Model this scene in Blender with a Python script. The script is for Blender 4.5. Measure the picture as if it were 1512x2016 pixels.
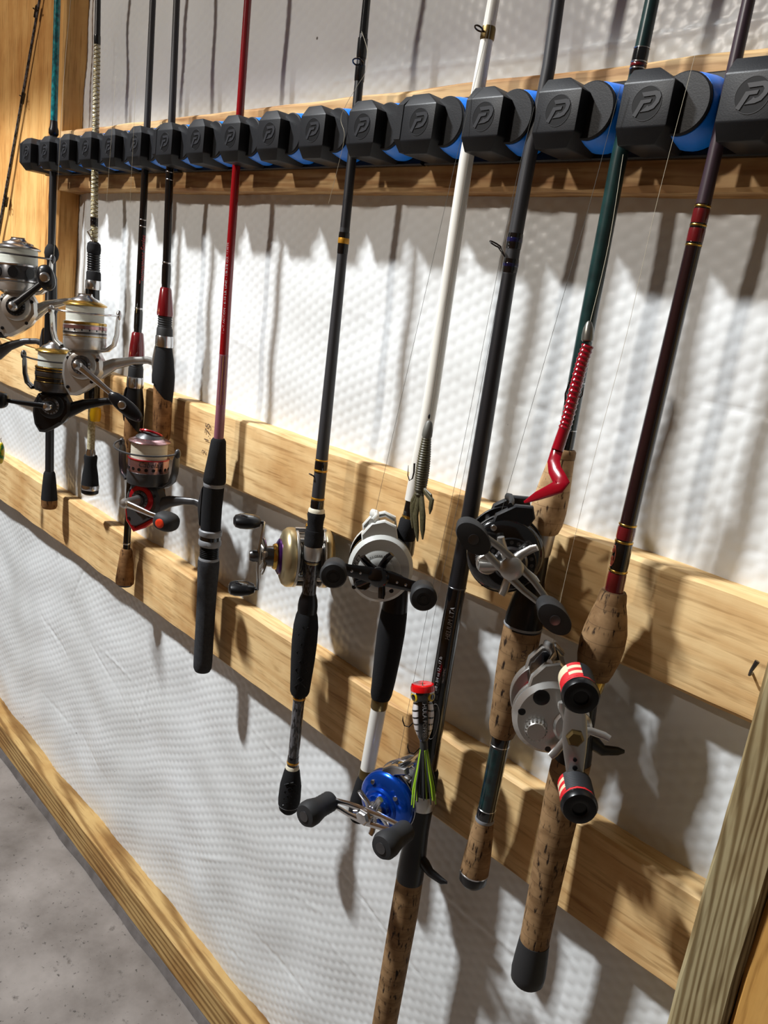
import bpy, bmesh, math, random
import numpy as np
from mathutils import Vector, Matrix, noise as mnoise
random.seed(7); np.random.seed(7)
for o in list(bpy.data.objects): bpy.data.objects.remove(o, do_unlink=True)
SC = bpy.context.scene
COL = SC.collection
V = Vector

# ------------------------------------------------------------------ camera
IW, IH, FL = 1512.0, 2016.0, 1571.3
YAW, PITCH, ROLL = 0.7711, -0.2475, 0.1464
CAM = V((0.0, -0.5943, 1.0207))
_f = V((-math.sin(YAW)*math.cos(PITCH), math.cos(YAW)*math.cos(PITCH), math.sin(PITCH)))
_r = V((math.cos(YAW), math.sin(YAW), 0)); _u = _r.cross(_f)
CR = math.cos(ROLL)*_r + math.sin(ROLL)*_u
CU = -math.sin(ROLL)*_r + math.cos(ROLL)*_u
CF = _f
cd = bpy.data.cameras.new('camera'); co = bpy.data.objects.new('camera', cd); COL.objects.link(co)
co.matrix_world = Matrix(((CR.x, CU.x, -CF.x, CAM.x), (CR.y, CU.y, -CF.y, CAM.y), (CR.z, CU.z, -CF.z, CAM.z), (0, 0, 0, 1)))
cd.sensor_fit = 'VERTICAL'; cd.sensor_height = 36.0; cd.lens = FL*36.0/IH; cd.clip_start = 0.02
SC.camera = co

# ------------------------------------------------------------------ light and exposure
w = bpy.data.worlds.new('world'); SC.world = w; w.use_nodes = True
w.node_tree.nodes['Background'].inputs[0].default_value = (1.0, 0.94, 0.86, 1)
w.node_tree.nodes['Background'].inputs[1].default_value = 0.095
LIGHT_A = V((-2.0, -1.5, 3.2)); LIGHT_B = V((-1.55, -2.9, 2.65))
def area(name, loc, target, size, power, col):
    l = bpy.data.lights.new(name, 'AREA'); l.shape = 'RECTANGLE'; l.size = size[0]; l.size_y = size[1]
    l.energy = power; l.color = col
    o = bpy.data.objects.new(name, l); COL.objects.link(o); o.location = loc
    o.rotation_euler = (V(target)-V(loc)).to_track_quat('-Z', 'Y').to_euler()
    return o
area('work_light', LIGHT_A, (-0.8, 0, 0.7), (0.26, 0.10), 180, (0.95, 0.98, 1.0))
area('ceiling_light', LIGHT_B, (-0.8, 0, 0.9), (0.22, 0.16), 52, (1.0, 0.93, 0.84))
SC.view_settings.view_transform = 'Standard'; SC.view_settings.look = 'None'
SC.view_settings.gamma = 1.0; SC.view_settings.use_curve_mapping = False
SC.view_settings.exposure = 0.0

def ray(px, py): return CF + CR*((px-IW/2)/FL) - CU*((py-IH/2)/FL)
def at(px, py, Y):
    d = ray(px, py); return CAM + d*((Y-CAM.y)/d.y)
def depth(P): return (P-CAM).dot(CF)

# ------------------------------------------------------------------ materials
def lin(c):
    o = []
    for x in c[:3]:
        x = x/255.0
        o.append(x/12.92 if x <= 0.04045 else ((x+0.055)/1.055)**2.4)
    return (o[0], o[1], o[2], 1.0)
MATS = {}
def mat(name, c, rough=0.5, metal=0.0, coat=0.0, spec=0.5, noise=None, bump=None, c2=None, stretch=(1, 1, 1), trans=0.0, sss=0.0, aniso=0):
    if name in MATS: return MATS[name]
    m = bpy.data.materials.new(name); m.use_nodes = True; nt = m.node_tree; n = nt.nodes; L = nt.links
    b = n['Principled BSDF']
    b.inputs['Base Color'].default_value = lin(c); b.inputs['Roughness'].default_value = rough
    b.inputs['Metallic'].default_value = metal; b.inputs['Coat Weight'].default_value = coat
    b.inputs['Coat Roughness'].default_value = 0.08
    b.inputs['Specular IOR Level'].default_value = spec; b.inputs['Transmission Weight'].default_value = trans
    if sss: b.inputs['Subsurface Weight'].default_value = sss; b.inputs['Subsurface Radius'].default_value = (.01, .004, .003)
    if noise or bump:
        tc = n.new('ShaderNodeTexCoord'); mp = n.new('ShaderNodeMapping'); mp.inputs['Scale'].default_value = stretch
        L.new(tc.outputs['Object'], mp.inputs['Vector'])
    if noise:
        t = n.new('ShaderNodeTexNoise'); t.inputs['Scale'].default_value = noise[0]; t.inputs['Detail'].default_value = 4
        L.new(mp.outputs[0], t.inputs['Vector'])
        r = n.new('ShaderNodeValToRGB'); r.color_ramp.elements[0].position = 0.5-noise[1]; r.color_ramp.elements[1].position = 0.5+noise[1]
        r.color_ramp.elements[0].color = lin(c); r.color_ramp.elements[1].color = lin(c2 or c)
        L.new(t.outputs['Fac'], r.inputs[0]); L.new(r.outputs[0], b.inputs['Base Color'])
    if bump:
        t = n.new('ShaderNodeTexNoise'); t.inputs['Scale'].default_value = bump[0]; t.inputs['Detail'].default_value = 3
        L.new(mp.outputs[0], t.inputs['Vector'])
        k = n.new('ShaderNodeBump'); k.inputs['Strength'].default_value = bump[1]; k.inputs['Distance'].default_value = 0.001
        L.new(t.outputs['Fac'], k.inputs['Height']); L.new(k.outputs[0], b.inputs['Normal'])
    MATS[name] = m; return m

def wood(name, light, dark, axis, ring=26.0, knots=0.5, rough=0.62, streak=0.5, seed=0.0, stain=None):
    m = bpy.data.materials.new(name); m.use_nodes = True; nt = m.node_tree; n = nt.nodes; L = nt.links
    b = n['Principled BSDF']; b.inputs['Roughness'].default_value = rough; b.inputs['Specular IOR Level'].default_value = 0.25
    tc = n.new('ShaderNodeTexCoord'); mp = n.new('ShaderNodeMapping')
    sc = [1, 1, 1]; sc['XYZ'.index(axis)] = 0.07
    mp.inputs['Scale'].default_value = sc; mp.inputs['Location'].default_value = (seed, seed*1.7, seed*0.3)
    L.new(tc.outputs['Object'], mp.inputs['Vector'])
    nz = n.new('ShaderNodeTexNoise'); nz.inputs['Scale'].default_value = 9; nz.inputs['Detail'].default_value = 3
    L.new(mp.outputs[0], nz.inputs['Vector'])
    mx = n.new('ShaderNodeVectorMath'); mx.operation = 'SCALE'; mx.inputs['Scale'].default_value = 0.07
    L.new(nz.outputs['Color'], mx.inputs[0])
    ad = n.new('ShaderNodeVectorMath'); ad.operation = 'ADD'; L.new(mp.outputs[0], ad.inputs[0]); L.new(mx.outputs[0], ad.inputs[1])
    wv = n.new('ShaderNodeTexWave'); wv.wave_type = 'BANDS'; wv.bands_direction = 'DIAGONAL' ; wv.inputs['Scale'].default_value = ring
    wv.inputs['Distortion'].default_value = 3.0; wv.inputs['Detail'].default_value = 2; wv.inputs['Detail Scale'].default_value = 1.2
    L.new(ad.outputs[0], wv.inputs['Vector'])
    r = n.new('ShaderNodeValToRGB'); r.color_ramp.elements[0].position = 0.25; r.color_ramp.elements[1].position = 0.95
    mid = [light[i]*(1-streak)+dark[i]*streak for i in range(3)]
    r.color_ramp.elements[0].color = lin(light); r.color_ramp.elements[1].color = lin(mid)
    L.new(wv.outputs['Fac'], r.inputs[0])
    # fine fibre
    fn = n.new('ShaderNodeTexNoise'); fn.inputs['Scale'].default_value = 260; fn.inputs['Detail'].default_value = 2
    L.new(mp.outputs[0], fn.inputs['Vector'])
    fr = n.new('ShaderNodeValToRGB'); fr.color_ramp.elements[0].position = 0.33; fr.color_ramp.elements[0].color = (0.5, 0.42, 0.33, 1)
    fr.color_ramp.elements[1].position = 0.47; fr.color_ramp.elements[1].color = (1, 1, 1, 1)
    L.new(fn.outputs['Fac'], fr.inputs[0])
    m1 = n.new('ShaderNodeMixRGB'); m1.blend_type = 'MULTIPLY'; m1.inputs[0].default_value = 0.55
    L.new(r.outputs[0], m1.inputs[1]); L.new(fr.outputs[0], m1.inputs[2])
    # knots
    mk = n.new('ShaderNodeMapping'); s2 = [7, 7, 7]; s2['XYZ'.index(axis)] = 3.4
    mk.inputs['Scale'].default_value = s2; mk.inputs['Location'].default_value = (seed*2.1, seed, seed*0.7)
    L.new(tc.outputs['Object'], mk.inputs['Vector'])
    vo = n.new('ShaderNodeTexVoronoi'); vo.inputs['Scale'].default_value = 1.0; L.new(mk.outputs[0], vo.inputs['Vector'])
    kr = n.new('ShaderNodeValToRGB'); kr.color_ramp.elements[0].position = 0.03; kr.color_ramp.elements[0].color = (1, 1, 1, 1)
    kr.color_ramp.elements[1].position = 0.115; kr.color_ramp.elements[1].color = (0, 0, 0, 1)
    L.new(vo.outputs['Distance'], kr.inputs[0])
    km = n.new('ShaderNodeMath'); km.operation = 'MULTIPLY'; km.inputs[1].default_value = knots; L.new(kr.outputs[0], km.inputs[0])
    m2 = n.new('ShaderNodeMixRGB'); L.new(km.outputs[0], m2.inputs[0]); L.new(m1.outputs[0], m2.inputs[1]); m2.inputs[2].default_value = lin((96, 62, 36))
    # broad tone, dirty smudges
    bn = n.new('ShaderNodeTexNoise'); bn.inputs['Scale'].default_value = 5; bn.inputs['Detail'].default_value = 5; bn.inputs['Roughness'].default_value = 0.65
    L.new(tc.outputs['Object'], bn.inputs['Vector'])
    br = n.new('ShaderNodeValToRGB'); br.color_ramp.elements[0].position = 0.36; br.color_ramp.elements[0].color = lin(stain or (214, 190, 160))
    br.color_ramp.elements[1].position = 0.56; br.color_ramp.elements[1].color = (1, 1, 1, 1)
    L.new(bn.outputs['Fac'], br.inputs[0])
    m3 = n.new('ShaderNodeMixRGB'); m3.blend_type = 'MULTIPLY'; m3.inputs[0].default_value = 0.7
    L.new(m2.outputs[0], m3.inputs[1]); L.new(br.outputs[0], m3.inputs[2]); L.new(m3.outputs[0], b.inputs['Base Color'])
    bp = n.new('ShaderNodeBump'); bp.inputs['Strength'].default_value = 0.25; bp.inputs['Distance'].default_value = 0.001
    L.new(fn.outputs['Fac'], bp.inputs['Height']); L.new(bp.outputs[0], b.inputs['Normal'])
    return m

def cork_mat(name, base, dark):
    m = bpy.data.materials.new(name); m.use_nodes = True; nt = m.node_tree; n = nt.nodes; L = nt.links
    b = n['Principled BSDF']; b.inputs['Roughness'].default_value = 0.75; b.inputs['Specular IOR Level'].default_value = 0.2
    tc = n.new('ShaderNodeTexCoord'); mp = n.new('ShaderNodeMapping'); mp.inputs['Scale'].default_value = (1, 1, 0.28)
    L.new(tc.outputs['Object'], mp.inputs['Vector'])
    t = n.new('ShaderNodeTexNoise'); t.inputs['Scale'].default_value = 330; t.inputs['Detail'].default_value = 3; L.new(mp.outputs[0], t.inputs['Vector'])
    r = n.new('ShaderNodeValToRGB'); r.color_ramp.elements[0].position = 0.32; r.color_ramp.elements[0].color = lin(dark)
    r.color_ramp.elements[1].position = 0.42; r.color_ramp.elements[1].color = lin(base); L.new(t.outputs['Fac'], r.inputs[0])
    t2 = n.new('ShaderNodeTexNoise'); t2.inputs['Scale'].default_value = 60; t2.inputs['Detail'].default_value = 5
    mp2 = n.new('ShaderNodeMapping'); mp2.inputs['Scale'].default_value = (1, 1, 1.6); L.new(tc.outputs['Object'], mp2.inputs['Vector']); L.new(mp2.outputs[0], t2.inputs['Vector'])
    r2 = n.new('ShaderNodeValToRGB'); r2.color_ramp.elements[0].position = 0.35; r2.color_ramp.elements[0].color = (0.55, 0.5, 0.45, 1)
    r2.color_ramp.elements[1].position = 0.6; r2.color_ramp.elements[1].color = (1, 1, 1, 1); L.new(t2.outputs['Fac'], r2.inputs[0])
    mm = n.new('ShaderNodeMixRGB'); mm.blend_type = 'MULTIPLY'; mm.inputs[0].default_value = 0.9
    L.new(r.outputs[0], mm.inputs[1]); L.new(r2.outputs[0], mm.inputs[2])
    # glued ring joints, one each 13 mm
    sx = n.new('ShaderNodeSeparateXYZ'); L.new(tc.outputs['Object'], sx.inputs[0])
    md = n.new('ShaderNodeMath'); md.operation = 'PINGPONG'; md.inputs[1].default_value = 0.0065; L.new(sx.outputs['Z'], md.inputs[0])
    lt = n.new('ShaderNodeMath'); lt.operation = 'LESS_THAN'; lt.inputs[1].default_value = 0.00022; L.new(md.outputs[0], lt.inputs[0])
    sc = n.new('ShaderNodeMath'); sc.operation = 'MULTIPLY'; sc.inputs[1].default_value = 0.45; L.new(lt.outputs[0], sc.inputs[0])
    m4 = n.new('ShaderNodeMixRGB'); L.new(sc.outputs[0], m4.inputs[0]); L.new(mm.outputs[0], m4.inputs[1]); m4.inputs[2].default_value = lin(dark)
    L.new(m4.outputs[0], b.inputs['Base Color'])
    bp = n.new('ShaderNodeBump'); bp.inputs['Strength'].default_value = 0.4; bp.inputs['Distance'].default_value = 0.0006
    L.new(r.outputs[0], bp.inputs['Height']); L.new(bp.outputs[0], b.inputs['Normal'])
    MATS[name] = m; return m

M_BLACK = mat('black_plastic', (26, 27, 30), 0.45, spec=0.24, bump=(900, 0.08))
M_BLACK2 = mat('black_plastic_fine', (17, 17, 19), 0.3, spec=0.35)
M_LOGO = mat('black_plastic_emblem', (12, 12, 14), 0.5, spec=0.15)
M_LOGO2 = mat('charcoal_plastic_emblem', (38, 39, 43), 0.42, spec=0.3)
M_BLUE = mat('blue_rubber', (10, 130, 250), 0.36, spec=0.5)
M_FOAM = mat('black_foam', (24, 24, 26), 0.88, spec=0.25, bump=(1500, 0.5))
M_FOAMG = mat('charcoal_foam', (48, 49, 52), 0.9, spec=0.2, bump=(1300, 0.6), noise=(240, 0.25), c2=(60, 61, 64))
M_GLOSS = mat('black_gloss', (12, 12, 14), 0.12, coat=0.6)
M_BLANKG = mat('graphite_blank', (52, 52, 55), 0.42, spec=0.4)
M_BLANKK = mat('black_blank', (28, 28, 31), 0.38)
M_TEAL = mat('teal_speckled_blank', (8, 72, 80), 0.2, coat=0.5, noise=(220, 0.12), c2=(20, 128, 132), stretch=(1, 1, 0.6))
M_RED = mat('red_blank', (124, 6, 18), 0.16, coat=0.7)
M_REDP = mat('purple_faded_blank', (116, 62, 78), 0.35, noise=(60, 0.2), c2=(134, 92, 104), stretch=(1, 1, 0.05))
M_WHITE = mat('white_blank', (226, 224, 216), 0.25, coat=0.3)
M_GREEN = mat('dark_green_blank', (12, 34, 35), 0.28, coat=0.3, noise=(90, 0.2), c2=(22, 52, 51))
M_GREEND = mat('green_black_blank', (10, 22, 24), 0.2, coat=0.4, noise=(120, 0.14), c2=(20, 48, 48))
M_MAROON = mat('maroon_black_blank', (30, 14, 17), 0.18, coat=0.6)
M_PLUM = mat('plum_blank', (52, 38, 46), 0.35, coat=0.2)
M_WRAPR = mat('red_thread_wrap', (92, 16, 22), 0.2, coat=0.7)
M_GOLD = mat('gold_trim', (206, 168, 84), 0.25, metal=1)
M_GOLDT = mat('gold_thread', (196, 140, 36), 0.35, metal=0.5, coat=0.4)
M_STEEL = mat('bright_metal', (206, 206, 208), 0.2, metal=1)
M_SATIN = mat('satin_silver', (190, 188, 184), 0.36, metal=0.9)
M_SILVP = mat('silver_paint', (190, 188, 184), 0.27, metal=0.75, coat=0.3)
M_DSTEEL = mat('gunmetal', (96, 96, 98), 0.28, metal=0.9)
M_DGREY = mat('dark_grey_paint', (70, 70, 72), 0.36, metal=0.4, coat=0.2)
M_GREYR = mat('grey_ring', (126, 127, 130), 0.5)
M_CHAMP = mat('champagne_metal', (182, 166, 128), 0.34, metal=0.85)
M_WHITEP = mat('white_reel_paint', (206, 208, 204), 0.38, coat=0.25)
M_BLUEM = mat('blue_anodised', (6, 78, 190), 0.22, metal=0.75, coat=0.5)
M_REDM = mat('red_anodised', (186, 20, 34), 0.22, metal=0.6, coat=0.4)
M_REDS = mat('red_lacquer_grip', (104, 12, 20), 0.2, coat=0.7)
M_PINKM = mat('red_tinted_chrome', (176, 140, 142), 0.2, metal=0.9)
M_PURPLE = mat('purple_anodised', (70, 26, 96), 0.3, metal=0.7)
M_RUBBER = mat('grey_rubber', (42, 42, 43), 0.62, spec=0.3)
M_BRASS = mat('worn_brass', (118, 100, 64), 0.38, metal=0.9)
M_LINEW = mat('pale_line_on_spool', (214, 216, 206), 0.4, noise=(60, 0.3), c2=(186, 190, 180), stretch=(0.2, 0.2, 9), bump=(900, 0.3))
M_LINEC = mat('cream_line_on_spool', (224, 216, 196), 0.4, noise=(60, 0.3), c2=(196, 186, 166), stretch=(0.2, 0.2, 9), bump=(900, 0.3))
M_LINED = mat('fishing_line_dark', (92, 92, 88), 0.3)
M_LINEL = mat('fishing_line_light', (190, 182, 162), 0.3)
M_CREAM = mat('cream_ring', (214, 206, 184), 0.4)
M_CORK = cork_mat('cork', (190, 158, 118), (70, 50, 34))
M_CORKD = cork_mat('dirty_cork', (146, 116, 82), (42, 30, 22))
M_CORKR = cork_mat('composite_cork', (140, 102, 64), (70, 44, 24))
M_BRAID = mat('braided_fibre_blank', (150, 140, 104), 0.35, coat=0.4, noise=(300, 0.1), c2=(196, 188, 156))
M_REDT = mat('red_cord', (206, 24, 34), 0.7)
M_CREAMT = mat('cream_cord', (222, 208, 176), 0.75)
M_BLKT = mat('black_cord', (24, 26, 32), 0.65)
M_SPECK = mat('carbon_pattern_blank', (26, 26, 28), 0.22, coat=0.5, noise=(420, 0.05), c2=(92, 92, 96), stretch=(1, 1, 0.3))
M_WORM = mat('red_soft_plastic', (138, 5, 26), 0.16, coat=0.5, sss=0.2)
M_CRAW = mat('green_pumpkin_soft_plastic', (60, 56, 36), 0.42, noise=(700, 0.12), c2=(78, 73, 50))
M_LEAD = mat('lead_weight', (128, 126, 120), 0.3, metal=0.8)
M_LEADP = mat('grey_painted_weight', (98, 98, 92), 0.5)
M_HOOK = mat('dark_hook_wire', (58, 52, 50), 0.25, metal=0.9)
M_LIME = mat('lime_rubber', (150, 190, 44), 0.4)
M_SKIRT = mat('charcoal_rubber_skirt', (52, 54, 54), 0.5)
M_YEL = mat('yellow_plastic', (226, 176, 20), 0.35)
M_TXT = mat('pale_print', (168, 168, 170), 0.5)
M_TXTR = mat('red_print', (190, 70, 72), 0.5)
M_TXTK = mat('black_print', (34, 34, 34), 0.6)
M_INK = mat('brown_ink', (92, 70, 50), 0.8)
M_ORANGE = mat('orange_red_plastic', (226, 62, 30), 0.35)

# ------------------------------------------------------------------ mesh helpers
class MB:
    def __init__(s): s.v = []; s.f = []
    def add(s, vs, fs, M=None):
        k = len(s.v)
        s.v += [tuple(M @ V(p)) if M is not None else tuple(p) for p in vs]
        s.f += [[i+k for i in f] for f in fs]; return s
    def box(s, c, size, M=None):
        x, y, z = size[0]/2, size[1]/2, size[2]/2
        vs = [(c[0]+a*x, c[1]+b*y, c[2]+d*z) for a in (-1, 1) for b in (-1, 1) for d in (-1, 1)]
        return s.add(vs, [(0, 1, 3, 2), (4, 6, 7, 5), (0, 4, 5, 1), (2, 3, 7, 6), (0, 2, 6, 4), (1, 5, 7, 3)], M)
    def rings(s, rs, closed=True, cap=(True, True)):
        n = len(rs[0]); vs = [p for r in rs for p in r]; fs = []
        for i in range(len(rs)-1):
            for j in range(n):
                k = (j+1) % n
                fs.append((i*n+j, i*n+k, (i+1)*n+k, (i+1)*n+j))
        if cap[0]: fs.append(tuple(reversed(range(n))))
        if cap[1]: fs.append(tuple((len(rs)-1)*n+j for j in range(n)))
        return s.add(vs, fs)
    def lathe(s, prof, n=28, M=None, cap=(True, True), sq=(1, 1)):
        """prof: (r, h) along local Z"""
        rs = []
        for r, h in prof:
            r = max(r, 1e-5)
            ring = []
            for j in range(n):
                a = 2*math.pi*j/n
                p = V((r*math.cos(a)*sq[0], r*math.sin(a)*sq[1], h))
                ring.append(tuple(M @ p) if M is not None else tuple(p))
            rs.append(ring)
        return s.rings(rs, cap=cap)
    def tube(s, pts, r, n=10, sq=(1, 1), upv=None, M=None):
        pts = [V(p) for p in pts]; N = len(pts)
        rr = list(r) if isinstance(r, (list, tuple)) else [r]*N
        rs = []; ref = V(upv) if upv else None
        prev = None
        for i in range(N):
            t = (pts[min(i+1, N-1)]-pts[max(i-1, 0)]); t = t.normalized() if t.length > 1e-9 else V((0, 0, 1))
            if ref: a = (ref - t*ref.dot(t))
            elif prev is not None: a = prev - t*prev.dot(t)
            else:
                a = V((0, 0, 1)) if abs(t.z) < 0.9 else V((1, 0, 0)); a = a - t*a.dot(t)
            if a.length < 1e-6: a = t.orthogonal()
            a.normalize(); b = t.cross(a); prev = a
            ring = []
            for j in range(n):
                g = 2*math.pi*j/n
                p = pts[i] + a*(rr[i]*sq[0]*math.cos(g)) + b*(rr[i]*sq[1]*math.sin(g))
                ring.append(tuple(M @ p) if M is not None else tuple(p))
            rs.append(ring)
        return s.rings(rs)
    def prism(s, out, h0, h1, M=None, bev=0.0):
        """outline in local XY extruded along local Z with a bevelled rim"""
        P = [V((p[0], p[1])) for p in out]
        area2 = sum(P[i].x*P[(i+1) % len(P)].y-P[(i+1) % len(P)].x*P[i].y for i in range(len(P)))
        if area2 < 0: P.reverse()
        n = len(P)
        def off(d):
            o = []
            for i in range(n):
                a = (P[i]-P[i-1]); b = (P[(i+1) % n]-P[i])
                a = a.normalized() if a.length > 1e-9 else V((1, 0)); b = b.normalized() if b.length > 1e-9 else V((1, 0))
                na = V((-a.y, a.x)); nb = V((-b.y, b.x)); m = na+nb
                m = m.normalized() if m.length > 1e-6 else na
                o.append(P[i]+m*min(d/max(m.dot(na), 0.35), d*2.2))
            return o
        lay = [(off(bev), h0), (P, h0+bev), (P, h1-bev), (off(bev), h1)] if bev > 0 else [(P, h0), (P, h1)]
        rs = []
        for pl, h in lay:
            rs.append([tuple(M @ V((p.x, p.y, h))) if M is not None else (p.x, p.y, h) for p in pl])
        return s.rings(rs)
    def ell(s, c, r, nu=18, nv=12, M=None, e=1.0):
        rs = []
        def pw(x): return math.copysign(abs(x)**e, x)
        for i in range(nv+1):
            th = math.pi*i/nv; ring = []
            st, ct = max(math.sin(th), 1e-3), math.cos(th)
            for j in range(nu):
                a = 2*math.pi*j/nu
                p = V((c[0]+r[0]*pw(st)*pw(math.cos(a)), c[1]+r[1]*pw(st)*pw(math.sin(a)), c[2]-r[2]*pw(ct)))
                ring.append(tuple(M @ p) if M is not None else tuple(p))
            rs.append(ring)
        return s.rings(rs)
    def torus(s, R, r, M=None, n=28, k=8, a0=0.0, a1=2*math.pi):
        full = abs(a1-a0-2*math.pi) < 1e-6
        N = n if full else n+1
        rs = []
        for i in range(N):
            a = a0+(a1-a0)*i/n; ring = []
            for j in range(k):
                g = 2*math.pi*j/k
                p = V(((R+r*math.cos(g))*math.cos(a), (R+r*math.cos(g))*math.sin(a), r*math.sin(g)))
                ring.append(tuple(M @ p) if M is not None else tuple(p))
            rs.append(ring)
        if full: rs.append(rs[0]); return s.rings(rs, cap=(False, False))
        return s.rings(rs)
    def mesh(s, name, m=None, smooth=True, ang=38):
        me = bpy.data.meshes.new(name); me.from_pydata(s.v, [], s.f); me.validate()
        bm = bmesh.new(); bm.from_mesh(me); bmesh.ops.recalc_face_normals(bm, faces=bm.faces); bm.to_mesh(me); bm.free()
        if smooth:
            me.polygons.foreach_set('use_smooth', [True]*len(me.polygons)); me.set_sharp_from_angle(angle=math.radians(ang))
        if m: me.materials.append(m)
        return me
    def build(s, name, m, parent=None, smooth=True, ang=38):
        o = bpy.data.objects.new(name, s.mesh(name, m, smooth, ang)); COL.objects.link(o)
        if parent is not None: o.parent = parent
        return o

def fr(o, x, y, z):
    o, x, y, z = V(o), V(x), V(y), V(z)
    return Matrix(((x.x, y.x, z.x, o.x), (x.y, y.y, z.y, o.y), (x.z, y.z, z.z, o.z), (0, 0, 0, 1)))
YAX = fr((0, 0, 0), (1, 0, 0), (0, 0, -1), (0, 1, 0))      # lathe axis Z -> local +Y, outline x,y -> x,-z
def along_y(o=(0, 0, 0)): return fr(o, (0, 0, 1), (1, 0, 0), (0, 1, 0))   # outline (a,b) -> z=a, x=b ; axis -> +y
def xz(o=(0, 0, 0)): return fr(o, (1, 0, 0), (0, 0, 1), (0, -1, 0))       # outline (a,b) -> x=a, z=b ; axis -> -y

def tag(o, label=None, cat=None, group=None, kind=None):
    if label: o['label'] = label
    if cat: o['category'] = cat
    if group: o['group'] = group
    if kind: o['kind'] = kind
    return o
def empty(name, loc, label=None, cat=None, group=None, M=None):
    e = bpy.data.objects.new(name, None); COL.objects.link(e); e.empty_display_size = 0.02
    if M is not None: e.matrix_world = M
    else: e.location = loc
    return tag(e, label, cat, group)

def text_pts(s, size, extrude=0.0, shear=0.0):
    """flat text as (verts, faces), centred"""
    c = bpy.data.curves.new('t', 'FONT'); c.body = s; c.size = size; c.extrude = extrude; c.align_x = 'CENTER'; c.align_y = 'CENTER'; c.shear = shear
    c.resolution_u = 2
    o = bpy.data.objects.new('t', c); COL.objects.link(o)
    dg = bpy.context.evaluated_depsgraph_get(); me = o.evaluated_get(dg).to_mesh()
    vs = [tuple(v.co) for v in me.vertices]; fs = [tuple(p.vertices) for p in me.polygons]
    o.evaluated_get(dg).to_mesh_clear(); bpy.data.objects.remove(o, do_unlink=True); bpy.data.curves.remove(c)
    return vs, fs

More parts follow.
